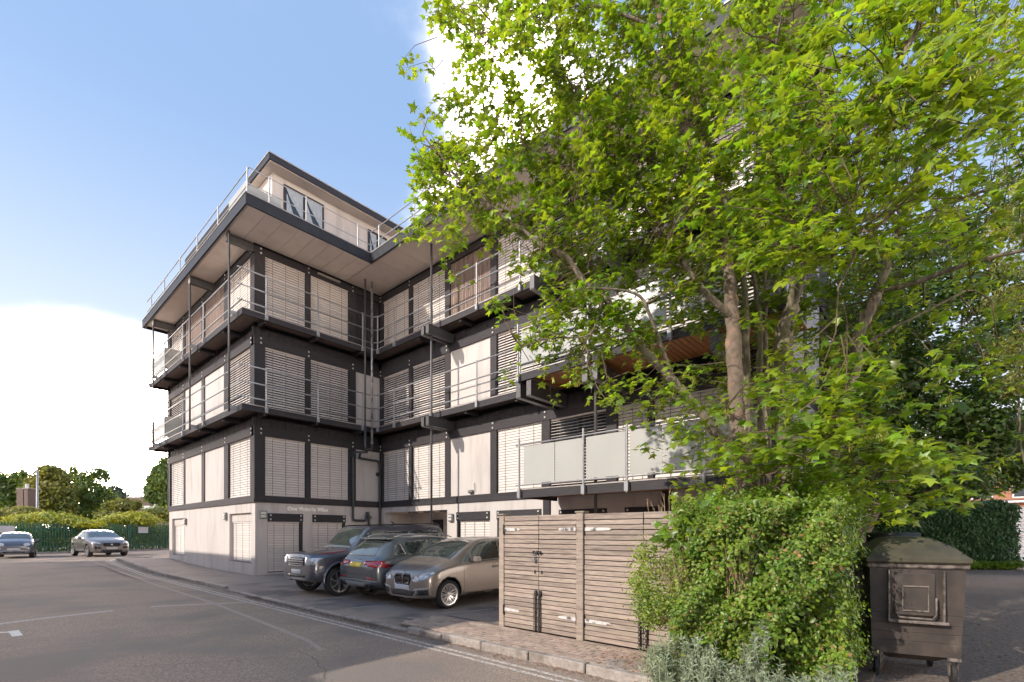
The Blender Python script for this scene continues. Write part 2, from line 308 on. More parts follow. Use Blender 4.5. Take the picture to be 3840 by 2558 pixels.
# kerb stones
kerb = thing('kerb', (KX, 2.4, 0), None, None); kerb['kind'] = 'structure'
ks = {}
y = 2.34; k = 0
while y < 32.0:
    L = .905; top = .122 if (y < 6.7 or y > 15.5) else .045
    if 5.9 < y < 6.9: top = .10
    key = round(top, 3)
    z = gz(y+.4)
    if key not in ks:
        o = MB().bbox(-.0, .125, .006, L-.006, -.12, top, .012).build('kerb_stone', 'kerb', kerb, origin=(0,0,0)); o.location = Vector((KX, y, z))-POS[kerb.name]; POS[o.name] = Vector((0,0,0)); ks[key] = o
    else: inst(ks[key], 'kerb_stone', (KX+r.uniform(-.006,.006), y, z+r.uniform(-.004,.004)), kerb, rot=(r.uniform(-.003,.003), 0, r.uniform(-.004,.004)))
    y += L + .01
for i in range(7):   # the kerb turns round the far corner of the block
    a = i*.24; cx, cy, R_ = KX+1.6, 32.0, 1.6
    o = inst(ks[.122], 'kerb_stone', (cx-R_*math.cos(a), cy+R_*math.sin(a), gz(cy)), kerb, rot=(0,0,-a-.12), scale=(1,.42,1))
inst(ks[.122], 'kerb_stone', (KX+1.15, 2.24, 0), kerb, rot=(0,0,math.pi/2))
def line_strip(name, pts, w, m, z=.004, n=1):
    v = []; f = []
    for i, p in enumerate(pts):
        p = Vector((p[0], p[1], 0)); a = Vector((*pts[max(i-1,0)][:2], 0)); b = Vector((*pts[min(i+1,len(pts)-1)][:2], 0)); d = (b-a).normalized(); u = Vector((-d.y, d.x, 0))*w/2
        zz = z+gz(p.y); v += [tuple(p-u+Vector((0,0,zz))), tuple(p+u+Vector((0,0,zz)))]
        if i: f.append((2*i-2, 2*i-1, 2*i+1, 2*i)[::-1])
    o = link(name, v, f, m, kind='structure'); return o
arc = [(KX+1.6-1.9*math.cos(a), 32+1.9*math.sin(a)) for a in (0,.2,.4,.6,.8,1.0,1.2)]
arc2 = [(KX+1.6-2.05*math.cos(a), 32+2.05*math.sin(a)) for a in (0,.2,.4,.6,.8,1.0,1.2)]
line_strip('road_marking', [(4.72, -6)] + [(4.72, yy) for yy in (0,5,10,15,20,23,25,27,29,31)] + arc, .07, 'paint_line')
line_strip('road_marking', [(4.57, -6)] + [(4.57, yy) for yy in (0,5,10,15,20,23,25,27,29,31)] + arc2, .07, 'paint_line')
def gp(px, py, z=0):
    t = (CAMH-z)*FPX/(py-HOR); p = at(px, py, t); return (p.x, p.y)
line_strip('road_marking', [gp(565, 2276), gp(760, 2266), gp(960, 2258)], .17, 'paint_faint')
line_strip('road_marking', [gp(-40, 2345), gp(200, 2315), gp(425, 2290)], .22, 'paint_faint')
line_strip('road_marking', [gp(-80, 2374), gp(55, 2371)], .09, 'paint_white')
line_strip('road_marking', [gp(50, 2366), gp(66, 2386)], .13, 'paint_white', z=.005)
line_strip('road_marking', [gp(-60, 2236), gp(300, 2208), gp(900, 2196)], .05, 'paint_faint')
line_strip('road_seam', [gp(330, 2120), gp(560, 2185), gp(800, 2262), gp(1150, 2400)], .10, 'seam', z=.0045)
line_strip('road_seam', [gp(1150, 2400), gp(1210, 2440)], .08, 'seam', z=.0045)
line_strip('road_marking', [gp(1530, 2316, .03), gp(1600, 2322, .03)], .07, 'paint_faint', z=.034)
line_strip('road_marking', [gp(1660, 2300, .03), gp(1850, 2284, .03)], .07, 'paint_faint', z=.034)
line_strip('road_marking', [gp(1175, 2248, .03), gp(1350, 2238, .03)], .08, 'paint_faint', z=.034)
line_strip('road_marking', [gp(1300, 2282, .03), gp(1460, 2268, .03)], .08, 'paint_faint', z=.034)
line_strip('road_marking', [gp(3620, 2148), gp(3900, 2153)], .12, 'paint_faint')
rc = random.Random(4)
for (px, py), n, (dx, dy) in (((200,2420),9,(.17,-.05)), ((700,2330),8,(.12,.10)), ((1120,2440),9,(-.05,-.17)), ((520,2500),7,(.2,-.12)), ((60,2300),9,(.3,.1))):
    x, y = gp(px, py); P = [(x, y)]
    for i in range(n): x += dx+rc.uniform(-.07,.07); y += dy+rc.uniform(-.07,.07); P.append((x, y))
    line_strip('road_crack', P, .013, 'joint', z=.006)
# leaf litter caught in the gutter and by the store
def litter(name, n, fx, label, seed, s=(.02,.045), m='litter', cat='leaf litter'):
    g = np.random.default_rng(seed); v = []; f = []
    for i in range(n):
        x, y, z = fx(g); a = g.uniform(0, 6.28); L = g.uniform(*s); w = L*.6; c, d = math.cos(a), math.sin(a); b = len(v)
        v += [(x-c*L, y-d*L, z), (x+d*w, y-c*w, z+g.uniform(0,.012)), (x+c*L, y+d*L, z+.002), (x-d*w, y+c*w, z+g.uniform(0,.014))]; f.append((b, b+1, b+2, b+3))
    return tag(link(name, v, f, m), label, cat, kind='stuff')
litter('leaf_litter', 420, lambda g: (KX-abs(g.normal(0,.09))-.01, g.uniform(3, 9), .008), 'dry brown leaf litter in the gutter below the kerb', 5, (.008,.022))
litter('gutter_grit', 1500, lambda g: (KX-abs(g.normal(0,.12))-.005, g.uniform(7.5, 14), .007), 'dark grit and crumbs along the dropped kerb by the parked cars', 15, (.006,.02), 'joint')
litter('leaf_litter', 500, lambda g: (KX+.5+g.normal(0,.22), 2.75+g.normal(0,.26), .126), 'orange dry leaf litter on the paving by the drain cover', 6, (.006,.02))
litter('leaf_litter', 900, lambda g: (g.uniform(5.0,6.6), g.uniform(.2,2.6), .012+g.uniform(0,.04)), 'brown dead leaves under the front of the hedge', 8, (.015,.04))
litter('leaf_litter', 900, lambda g: (g.uniform(6.6,16), g.uniform(-6,.6), .009), 'scattered dead leaves and grit on the shaded drive by the wheeled bin', 9, (.01,.03))
dc = MB().lathe([(.0,.0),(.23,.0),(.25,-.004),(.25,-.02)], (5.38, 2.88, .127), 'z', 28).build('drain_cover', 'kerb')
tag(dc, 'round concrete drain cover set in the paving beside the hedge', 'drain cover')

# ------------------------------------------------------------------ the apartment block
B = thing('apartment_block', (X0, Y0, .1), 'three-storey timber-framed apartment block with white blinds, steel balconies and flat penthouse roof', 'building')
YF = 31.3; YN = 2.75; XE = 19.5
def slab(mb, face, a0, a1, z0, z1, out, inn, m=0):
    a0, a1 = min(a0,a1), max(a0,a1)
    if face == 'L': mb.box(X0-out, X0+inn, a0, a1, z0, z1, m)
    elif face == 'F': mb.box(a0, a1, Y0-out, Y0+inn, z0, z1, m)
    elif face == 'N': mb.box(a0, a1, YN-out, YN+inn, z0, z1, m)
    else: mb.box(XR-out, XR+inn, a0, a1, z0, z1, m)
    return mb
def S(name, mt, face, a0, a1, z0, z1, out, inn, parent=None, **k):
    return slab(MB(), face, a0, a1, z0, z1, out, inn).build(name, mt, parent or B, **k)
# ground floor walls with openings
def wall(face, a0, a1, z0, z1, ops, th=.3, name='wall'):
    mb = MB(); x = a0
    for o0, o1, p0, p1 in sorted(ops):
        if o0 > x: slab(mb, face, x, o0, z0, z1, 0, th)
        if p0 > z0: slab(mb, face, o0, o1, z0, p0, 0, th)
        if p1 < z1: slab(mb, face, o0, o1, p1, z1, 0, th)
        x = o1
    if x < a1: slab(mb, face, x, a1, z0, z1, 0, th)
    return mb.build(name, 'render', B)
ZB = 2.9
Lw = [(19.72, 22.08, .55, 2.52), (28.42, 30.72, .55, 2.48)]
Fw = [(7.55, 8.93, .14, 2.50), (9.32, 10.81, .14, 2.50)]
Rw = [(9.83, 11.86, .5, 2.54), (12.22, 14.03, .5, 2.54), (14.6, 19.0, .1, 2.66), (7.35, 9.1, .5, 2.48), (5.75, 6.75, .5, 2.48), (3.3, 5.0, .5, 2.48)]
wall('L', Y0+.3, YF, .0, ZB, Lw); wall('F', X0, XR, .0, ZB, Fw); wall('R', YN, Y0, .0, ZB, Rw); wall('N', XR+.3, XE, 0, ZB, [])
MB().box(X0+.3, XE, YF, YF+.3, 0, 12.5).build('wall', 'render', B)
# dark core behind windows
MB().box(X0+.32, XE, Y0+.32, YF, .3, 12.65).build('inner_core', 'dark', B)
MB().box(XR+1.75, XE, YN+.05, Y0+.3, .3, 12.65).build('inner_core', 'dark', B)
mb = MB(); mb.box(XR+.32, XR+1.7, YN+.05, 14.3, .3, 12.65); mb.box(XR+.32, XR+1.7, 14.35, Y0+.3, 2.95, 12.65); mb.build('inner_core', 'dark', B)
# entrance recess
mb = MB(); mb.box(XR+1.45, XR+1.6, 14.35, Y0, .1, 2.72); mb.box(XR+.3, XR+1.45, 18.95, 19.1, .1, 2.72); mb.box(XR+.3, XR+1.45, 14.45, 14.6, .1, 2.72); mb.build('recess_wall', 'render', B)
MB().box(XR+.3, XR+1.45, 14.6, 18.95, 2.66, 2.75).build('recess_ceiling', 'soffit', B)
for i, yy in enumerate((17.3, 16.2, 15.15)):
    MB().bbox(XR+.15, XR+.55, yy-.13, yy+.13, 2.59, 2.66, .02).build('ceiling_lamp', 'grey_pl', B)
for y0, y1 in ((16.55, 17.35), (14.75, 15.95)):
    d = MB().box(XR+1.36, XR+1.45, y0, y1, .12, 2.33).build('door', 'timber', B)
    MB().box(XR+1.345, XR+1.358, y0+.14, y1-.14, .35, 1.65 if y0 < 15 else 2.2).build('pane', 'glass', d)
    MB().tube([(XR+1.31, y0+.08, .95), (XR+1.31, y0+.08, 1.35)], .015, 6).build('handle', 'steel', d)
MB().box(XR+1.33, XR+1.344, 15.25, 15.5, 1.95, 2.25).build('notice', 'paper', B)
# parking mirror by the entrance
mrr = MB(); mrr.lathe([(.0,0),(.17,.0),(.2,.02),(.215,.05),(.2,.07)], (XR-.16, 18.25, 2.03), 'x', 24); mir = mrr.build('mirror_frame', 'blackpl', B, smooth=True)
MB().lathe([(0,-.035),(.1,-.03),(.175,-.003)], (XR-.158, 18.25, 2.03), 'x', 24).build('mirror_glass', 'lamp', mir, smooth=True)
MB().tube([(XR-.1,18.3,2.03),(XR+.02,18.55,2.03)], .02, 6).build('bracket', 'blackpl', mir)

# blinds and windows
SL = {'n': 0}
def make_blind(parent, face, a0, a1, z0, z1, inn=.05, single=True, tilt=.5, pitch=.0965, cables=(.18,.5,.82)):
    w = abs(a1-a0)-.03; am = (a0+a1)/2
    n = int((z1-z0-.06)/pitch); hgt = pitch*.97
    c, s = math.cos(tilt), math.sin(tilt)
    def prof(z):      # cross-section (outward, z): slightly curved strip
        P = []
        for k, (u, b) in enumerate(((-.5,0), (0,.006), (.5,0))):
            P.append((u*hgt*s*-1 + b*c, z + u*hgt*c + b*s))
        return P
    def slat_mesh(z):
        P = prof(z); Q = [(o-.004, zz) for o, zz in P][::-1]; R_ = P + Q; v = []
        for o, zz in R_:
            for a in (-w/2, w/2):
                v.append({'L': (-o, a, zz), 'R': (-o, a, zz), 'F': (a, -o, zz), 'N': (a, -o, zz)}[face])
        k = len(R_); f = [(2*i, 2*i+1, 2*((i+1)%k)+1, 2*((i+1)%k)) for i in range(k)] + [tuple(2*i for i in range(k)), tuple(2*i+1 for i in range(k))[::-1]]
        return v, f
    org = lambda z: {'L': (X0+inn, am, z), 'R': (XR+inn, am, z), 'F': (am, Y0+inn, z), 'N': (am, YN+inn, z)}[face]
    hr = slab(MB(), face, a0+.01 if a0 < a1 else a0-.01, a1-.01 if a0 < a1 else a1+.01, z1-.05, z1, -inn+.03, inn+.05).build('blind', 'slat', parent)
    slab(br := MB(), face, min(a0,a1)+.015, max(a0,a1)-.015, z0+.01, z0+.045, -inn+.02, inn+.02); br.build('bottom_rail', 'slat', hr)
    cab = MB()
    for q in cables:
        a = min(a0,a1)+.015+q*w; slab(cab, face, a-.006, a+.006, z0+.03, z1-.05, -inn+.036, inn-.028)
    cab.build('cable', 'cable', hr)
    zs = [z1-.05-pitch*(i+.55) for i in range(n)]
    if single and SL['n']+n <= 290:
        SL['n'] += n; v, f = slat_mesh(0)
        me = bpy.data.meshes.new('slat'); me.from_pydata(v, [], f); me.materials.append(M['slat']); me.update()
        for z in zs:
            o = bpy.data.objects.new('slat', me); COL.objects.link(o); o.parent = hr; p = Vector(org(z)); POS[o.name] = p; o.location = p - POS[hr.name]
            o.rotation_euler = (random.uniform(-.02,.02), 0, 0) if face in 'FN' else (0, random.uniform(-.02,.02), 0)
    else:
        mb = MB()
        for z in zs:
            v, f = slat_mesh(z); p = org(0); mb.add([(a[0]+p[0], a[1]+p[1], a[2]) for a in v], f)
        mb.build('slat', 'slat', hr, kind='stuff')
    return hr
def window(face, a0, a1, z0, z1, blind=True, single=True, tilt=.42, reveal=.1, bz=None, pitch=.0965):
    lo, hi = min(a0,a1), max(a0,a1); fr = MB(); t = .05
    for q in ((lo, hi, z0, z0+t), (lo, hi, z1-t, z1), (lo, lo+t, z0+t, z1-t), (hi-t, hi, z0+t, z1-t), ((lo+hi)/2-.03, (lo+hi)/2+.03, z0+t, z1-t)):
        slab(fr, face, *q, -reveal-.02, reveal+.09)
    w = fr.build('window', 'timber', B)
    S('pane', 'glass', face, lo+t, hi-t, z0+t, z1-t, -reveal-.06, reveal+.07, w)
    if blind: make_blind(w, face, a0, a1, z0, z1, single=single, tilt=tilt, inn=max(.05, reveal-.05), pitch=pitch)
    return w
LV = [(3.17, 5.45), (6.50, 8.90), (9.93, 12.38)]
DK = [6.42, 9.86]
def post(face, a0, a1, z0, z1, out=.04): return S('post', 'timber', face, a0, a1, z0, z1, out, .2)
bays = {
 'F': [('p',7.12,7.45),('w',7.45,9.04),('p',9.04,9.24),('w',9.24,10.96),('p',10.96,11.29),('r',11.29,12.52)],
 'L': [('p',19.3,19.72),('w',19.72,22.12),('p',22.12,22.62),('r',22.62,25.21),('p',25.21,25.62),('r',25.62,28.3),('p',28.3,28.5),('w',28.5,31.0),('p',31.0,31.32)],
 'R': [('p',19.1,19.29),('w',17.1,19.1),('p',16.88,17.1),('w',14.7,16.88),('p',14.39,14.7),('r',12.17,14.39),('p',11.86,12.17),('w',9.8,11.86),('p',9.46,9.8),('o',7.36,9.46),('p',7.01,7.36),('w',6.04,7.01),('p',5.87,6.04),('w',3.3,5.87),('p',2.75,3.3)]}
bolt = None
def bolts(face, a, z):
    global bolt
    for dz in (-.085, .085):
        p = {'L': (X0-.075, a, z+dz), 'R': (XR-.075, a, z+dz), 'F': (a, Y0-.075, z+dz)}[face]
        if bolt is None:
            bolt = MB().lathe([(0,-.022),(.03,-.018),(.038,0)], (0,0,0), 'x', 8).build('bolt', 'lamp', B, origin=(0,0,0)); bolt.location = Vector(p)-POS[B.name]; POS[bolt.name] = Vector((0,0,0))
            if face == 'F': bolt.rotation_euler = (0,0,math.pi/2)
        else: inst(bolt, 'bolt', p, B, rot=(0,0,math.pi/2) if face == 'F' else None)
for face, a0, a1 in (('F', X0, XR-.06), ('L', Y0, YF), ('R', YN, Y0)):
    e0, e1 = (a0, a1)
    if face == 'F': e0 = X0-.062
    S('band', 'timber_h', face, e0-.0 if face != 'L' else e0+.002, e1, 2.902, 3.03, .05, .3)
    for k, (z0, z1) in enumerate(LV):
        zb = 3.03 if k == 0 else z0-.16
        S('sill_beam', 'timber_h', face, e0+.02, e1, zb, z0, .045, .25)
        zt = z1+.35 if k < 2 else z1+.27
        S('beam', 'timber_h', face, e0+.002, e1, z1, zt, .06, .25)
        zu = DK[k]-.26 if k < 2 else 12.70
        # recessed boards between beam and deck, one board every 0.3 m
        n = max(1, int((e1-e0)/.30)); 
        mb = MB()
        for i in range(n):
            q0 = e0+(e1-e0)*i/n; q1 = e0+(e1-e0)*(i+1)/n
            slab(mb, face, q0+.006, q1-.006, zt, zu, -.06 - .006*(i%2), .2)
        if k < 2: mb.build('upper_boards', 'timber', B, kind='stuff')
        else: S('upper_boards', 'timber', face, e0, e1, zt, zu, -.06, .2)
        for ty, b0, b1 in bays[face]:
            if ty == 'p':
                post(face, b0, b1, z0, z1); bolts(face, (b0+b1)/2, (z1+zt)/2 - (.0 if k < 2 else .02))
            elif ty == 'w':
                sg = (face == 'R' and k == 0) or (face == 'F' and k == 0) 
                window(face, b0, b1, z0, z1, single=sg, tilt=(.28, .62, .20)[k]+random.uniform(-.05,.06))
            elif ty == 'o':
                w = window(face, b0, b1, z0, z1, blind=False)
                make_blind(w, face, b0, b1, z0, z1, single=(k == 0), tilt=1.15, inn=.04)
                mb = MB()
                for q in range(9): mb.tube([(XR+.24+.03*(q%2), b0+.35+q*.06, z0+.05), (XR+.24+.03*(q%2), b0+.35+q*.06, z1-.1)], .04, 6)
                mb.build('curtain', 'curtain', w)
            elif ty == 'r':
                if k == 2:
                    S('panel_back', 'dark', face, b0, b1, z0, z1, -.08, .2)
                    n = max(2, int(abs(b1-b0)/.1)); c = S('cladding', 'timber', face, b0, b1, z0, z0+.04, -.0, .07)
                    bd = None
                    for i in range(n):
                        q = b0+(b1-b0)*(i+.5)/n; hw = (b1-b0)/n/2-.008
                        p = {'L': (X0+.01, q, z0+.04), 'R': (XR+.01, q, z0+.04), 'F': (q, Y0+.01, z0+.04)}[face]
                        if bd is None:
                            mb = MB(); mb.box(*((-hw,hw,0,.05) if face == 'F' else (0,.05,-hw,hw)), 0, z1-z0-.05)
                            bd = mb.build('board', 'board' if face != 'F' else 'timber', c, origin=(0,0,0)); bd.location = Vector(p)-POS[c.name]; POS[bd.name] = Vector((0,0,0))
                        else: inst(bd, 'board', p, c)
                else:
                    S('render_panel', 'render', face, b0, b1, z0, z1, .0 if not (face == 'L') else .0, .2)
# returns of the far block end
mb = MB(); mb.box(X0, XR+8, YF+.3, YF+.36, 3.0, 12.6); mb.build('gable_cladding', 'timber', B)
for k, (z0, z1) in enumerate(LV):
    for xx in np.arange(XR+.3, XE-2, 2.4):
        S('post', 'timber', 'N', xx, xx+.25, z0-.2, z1+.35, .04, .25)
        S('grey_panel', 'panel_grey', 'N', xx+.25, xx+2.4, z0-.2, z1+.0, .0, .2)
    S('beam', 'timber_h', 'N', XR+.3, XE, z1+.002, z1+.8, .02, .25)
# ground-floor windows with timber lintels
for face, ops in (('F', Fw), ('R', [o for o in Rw if o[0] != 14.6])):
    for o0, o1, p0, p1 in ops:
        S('lintel', 'timber_h', face, o0+.003, o1-.003, p1-.32, p1-.003, .035, .2)
        for e in (o0+.1, o1-.1):
            for dz in (-.08, .08):
                inst(bolt, 'bolt', ((e, Y0-.045, p1-.16+dz) if face == 'F' else (XR-.045, e, p1-.16+dz)), B, rot=(0,0,math.pi/2) if face == 'F' else None)
        window(face, o0+.02, o1-.12, p0, p1-.325, single=(o0 > 7.3), reveal=.12, tilt=.22, pitch=.1)
        S('jamb', 'timber', face, o1-.118, o1-.003, p0, p1-.325, -.02, .2)
for o0, o1, p0, p1 in Lw:
    S('lintel', 'render', 'L', o0+.003, o1-.003, p1-.33, p1-.003, -.1, .29)
    window('L', o0+.12, o1-.02, p0+.03, p1-.335, single=True, reveal=.2, tilt=.22, pitch=.1)
    S('jamb', 'steel_dark', 'L', o0+.003, o0+.118, p0, p1-.335, -.2, .29)
# extra timber posts under the right balcony
for y0, y1 in ((9.45, 9.72), (5.35, 5.62), (3.0, 3.3)): S('post', 'timber', 'R', y0, y1, .1, 2.9, .06, .0)

# decks: fascia beams, gratings, bright top edge
def deck(k):
    z = DK[k]; d = .70; fx = X0-d; fy = Y0-d; rx = XR-d
    fa = MB().box(fx, fx+.07, fy, YF+.7, z-.24, z-.03).box(fx+.07, rx+.07, fy, fy+.07, z-.24, z-.03)
    fa.box(fx+.07, X0+3, YF+.63, YF+.7, z-.24, z-.03)
    ye = 9.2 if k == 0 else YN-.6
    fa.box(rx, rx+.07, ye, fy, z-.24, z-.03)
    dk = MB(); dk.box(fx+.07, X0, fy+.07, YF+.63, z-.11, z-.06); dk.box(X0+.001, XR, fy+.07, Y0-.001, z-.11, z-.06); dk.box(rx+.07, XR, ye, fy+.069, z-.11, z-.06); dk.box(X0, X0+3, YF+.36, YF+.63, z-.11, z-.06)
    D = dk.build('deck', 'board', B); fa.build('fascia_beam', 'timber_h', D)
    e = MB(); e.box(fx-.012, fx+.08, fy-.012, YF+.7, z-.03, z); e.box(fx+.08, rx+.08, fy-.012, fy+.08, z-.03, z); e.box(rx-.012, rx+.08, ye, fy-.012, z-.03, z)
    e.build('edge_trim', 'trim', D)
    for yy in np.arange(Y0+1.5, YF, 2.95): MB().box(fx+.07, X0, yy-.05, yy+.05, z-.32, z-.12).build('bracket', 'timber', D)
    for yy in np.arange(ye+1.2, fy-1, 2.45): MB().box(rx+.07, XR, yy-.05, yy+.05, z-.32, z-.12).build('bracket', 'timber', D)
    for xx in np.arange(X0+.12, XR-1, 2.0): MB().box(xx-.05, xx+.05, fy+.07, Y0, z-.32, z-.12).build('bracket', 'timber', D)
    # railing
    def rail(pts, posts, hgts=(.22,.77,1.36), top=.0):
        R_ = MB()
        for h in hgts: R_.tube([(p[0], p[1], z+h) for p in pts], .025, 7)
        R_ = R_.build('railing', 'steel', D, smooth=True)
        for p in posts: MB().tube([(p[0], p[1], z-.22), (p[0], p[1], z+1.42)], .03, 8).box(p[0]-.045, p[0]+.045, p[1]-.045, p[1]+.045, z-.24, z-.04).build('railing_post', 'steel', R_)
    o = .055
    rail([(fx-o-.12, fy-o), (rx-.25, fy-o)], [(7.22, fy-o), (9.2, fy-o), (11.2, fy-o)])
    rail([(fx-o, fy-o-.1), (fx-o, YF+.7+o), (fx+3.0, YF+.7+o)], [(fx-o, 22.76), (fx-o, 25.7), (fx-o, 28.77), (fx-o, YF+.6), (fx+1.4, YF+.7+o)])
    yy = [18.37, 17.13, 14.67, 12.14, 10.13] + ([] if k == 0 else [7.9, 5.6, 3.3])
    rail([(rx-.3, fy-.02), (rx-o, fy-.3), (rx-o, 9.25 if k == 0 else YN-.5)], [(rx-o, q) for q in yy])
    return D
D2 = deck(0); D3 = deck(1)
# glass screens at the far street corner
for z, D in ((DK[0], D2), (DK[1], D3)):
    MB().box(X0-.68, X0-.66, 29.0, YF+.55, z+.12, z+1.2).build('glass_screen', 'frost', D)
    MB().box(X0-.66, X0+.3, 28.98, 29.0, z+.12, z+1.2).build('glass_screen', 'frost', D)
# deep balconies towards the trees
def balcony(z, th, y0, y1, posts, rails, panel, name='balcony', hgt=1.45):
    bx = XR-1.93
    dk = MB().box(bx+.07, XR-.07, y0, y1, z-.10, z-.05).build(name, 'trim', B)
    und = None
    n = int((y1-y0)/.14)
    for i in range(min(n, 48)):
        q = y0+(y1-y0)*(i+.5)/n
        if und is None:
            und = MB().box(0, 1.72, -.062, .062, 0, .02).build('soffit_board', 'cedar', dk, origin=(0,0,0)); und.location = Vector((bx+.08, q, z-.125))-POS[dk.name]; POS[und.name] = Vector((0,0,0))
        else: inst(und, 'soffit_board', (bx+.08, q, z-.125), dk)
    MB().box(bx, bx+.07, y0-.05, y1+.05, z-th, z-.03).box(bx+.07, XR-.07, y1, y1+.05, z-th, z-.03).build('fascia_beam', 'timber_h', dk)
    MB().box(bx-.012, bx+.085, y0-.06, y1+.06, z-.03, z).build('edge_trim', 'trim', dk)
    R_ = MB()
    for h in rails: R_.tube([(bx-.055, y0-.05, z+h), (bx-.055, y1+.1, z+h)], .022, 7); 
    R_ = R_.build('railing', 'steel', dk, smooth=True)
    for p in posts: MB().tube([(bx-.055, p, z-th-.03), (bx-.055, p, z+hgt)], .03, 8).box(bx-.1, bx-.01, p-.05, p+.05, z-th, z-.03).build('railing_post', 'steel', R_)
    for a, b in panel:
        g = MB().box(bx-.02, bx-.005, a, b, z+.14, z+1.22).build('glass_panel', 'frost', dk)
    return dk
b1 = balcony(3.02, .26, YN-.4, 9.12, (9.1, 6.89, 5.64, 3.81), (.10, 1.27), ((7.85, 8.95), (6.95, 7.83), (5.70, 6.83), (4.75, 5.58), (3.85, 4.73), (2.5, 3.78)))
mb = MB()
for i in range(46): mb.box(XR-1.96, XR-1.94, 5.50, 5.515, 3.14+i*.0, 3.15)
b2 = balcony(6.42, .24, YN-.6, 9.2, (9.15, 6.75, 4.55, 3.0), (.22, .77, 1.36), ((6.85, 9.05), (4.65, 6.65), (3.1, 4.45)))
# outrigger beams in pairs, with pale end plates
def outrig(y, z0, z1, x0, x1=XR-.06, w=.11):
    o = MB().box(x0, x1, y-w/2, y+w/2, z0, z1).build('outrigger', 'steel_dark', B)
    MB().box(x0-.012, x0, y-w/2-.03, y+w/2+.03, z0, z1).box(x0, x1, y-w/2-.03, y+w/2+.03, z0-.015, z0).box(x0, x0+.9, y-w/2-.03, y+w/2+.03, z1, z1+.012).build('flange', 'steel_dark', o)
for y in (14.16, 14.44):
    outrig(y, 5.75, 6.08, 11.22); outrig(y, 9.18, 9.50, 11.22); 
for y in (9.2, 8.8, 6.9, 6.6, 3.6): outrig(y, 5.72, 6.14, 10.66)
for y in (9.2, 6.7): outrig(y, 9.18, 9.58, 11.3)
for y in (23.8, 30.05):
    o = MB().box(6.12, X0-.06, y-.08, y+.08, 12.36, 12.66).build('outrigger', 'steel_dark', B)
    MB().box(6.10, X0-.06, y-.11, y+.11, 12.66, 12.68).box(6.1, 6.12, y-.11, y+.11, 12.36, 12.66).build('flange', 'trim', o)
o = MB().box(6.12, X0-.07, Y0-.05, Y0+.11, 12.38, 12.66).build('outrigger', 'steel_dark', B)
# slender round columns
for x, y, z0, z1 in ((6.13, 19.1, 6.12, 12.66), (6.13, 23.8, 6.12, 12.4), (6.13, 30.05, 6.12, 12.4), (11.52, 14.3, .03, 12.68), (11.52, 7.1, .09, 12.68), (11.22, 18.42, 6.3, 12.68)):
    r_ = .045 if z0 < 1 else .036
    c = MB().tube([(x, y, z0), (x, y, z1)], r_, 10).build('column', 'steel_dark', B, smooth=True)
    if x < 7:
        for z in DK: MB().box(x-.02, 6.4, y-.03, y+.03, z-.2, z-.06).build('column_bracket', 'steel', c)
# rainwater pipes in the inner corner
def pipe(pts, r_, m='pipe', name='rain_pipe'): return MB().tube(pts, r_, 10).build(name, m, B, smooth=True)
def elbow(pts, q=.12):
    out = [Vector(pts[0])]
    for i in range(1, len(pts)-1):
        a, b, c = Vector(pts[i-1]), Vector(pts[i]), Vector(pts[i+1]); u = (a-b).normalized(); w = (c-b).normalized()
        for s in (1, .55, .2): out.append(b+u*q*s + w*q*(1-s)**2*.6)
        out.append(b+u*q*.06+w*q*.06)
        for s in (.2, .55, 1): out.append(b+w*q*s + u*q*(1-s)**2*.6)
    return out + [Vector(pts[-1])]
pipe([(11.55, 18.42, 5.45), (11.55, 18.42, 12.68)], .05, 'pipe_zinc')
pipe(elbow([(11.22, 18.42, 6.3), (11.22, 18.42, 5.35), (11.55, 18.42, 5.35), (11.55, 18.42, 5.6)]), .055)
pipe(elbow([(11.4, 18.5, 5.25), (11.0, 19.0, 5.25), (11.1, 19.2, 5.1), (11.1, 19.2, 2.28), (11.75, 19.2, 2.28), (11.75, 19.2, 2.62), (11.88, 19.2, 2.62), (11.88, 19.2, .15)]), .055)
pipe(elbow([(11.3, 18.9, 5.3), (11.35, 19.15, 5.05), (12.38, 19.15, 5.02), (12.42, 19.15, 4.6), (12.42, 19.15, .15)]), .055)
MB().bbox(12.3, 12.45, 19.0, 19.3, 4.35, 4.5, .01).build('pipe_box', 'blackpl', B)
# lamps, panel, vents
def bulkhead(p, ax):
    x, y, z = p
    mb = MB().bbox(x-.13, x+.13, y-.09, y, z-.16, z+.16, .02) if ax == 'F' else MB().bbox(x-.09, x, y-.13, y+.13, z-.16, z+.16, .02)
    o = mb.build('wall_lamp', 'grey_pl', B)
    mb = MB()
    for d in (-.062, .062):
        if ax == 'F': mb.bbox(x-.09, x+.09, y-.12, y-.088, z+d-.045, z+d+.045, .012)
        else: mb.bbox(x-.12, x-.088, y-.09, y+.09, z+d-.045, z+d+.045, .012)
    mb.build('lamp_glass', 'lamp', o)
bulkhead((7.37, Y0-.001, 2.43), 'F'); bulkhead((X0-.001, 22.42, 2.43), 'L'); bulkhead((X0-.001, 28.15, 2.3), 'L'); bulkhead((XR-.001, 14.32, 2.33), 'R')
MB().bbox(7.22, 7.47, Y0-.02, Y0+.01, 1.5, 1.93, .006).build('meter_cover', 'render', B)
MB().bbox(12.0, 12.1, Y0-.05, Y0, 2.38, 2.5, .01).build('vent_cover', 'grey_pl', B); MB().bbox(12.22, 12.32, Y0-.03, Y0, 2.38, 2.5, .008).build('vent_cover', 'render', B)
tag(MB().bbox(XR-.12, XR, 13.05, 13.3, 3.24, 3.36, .03).tube([(XR-.06,12.98,3.3),(XR-.06,12.98,3.62)], .012, 6).build('alarm_siren', 'grey_pl', B))
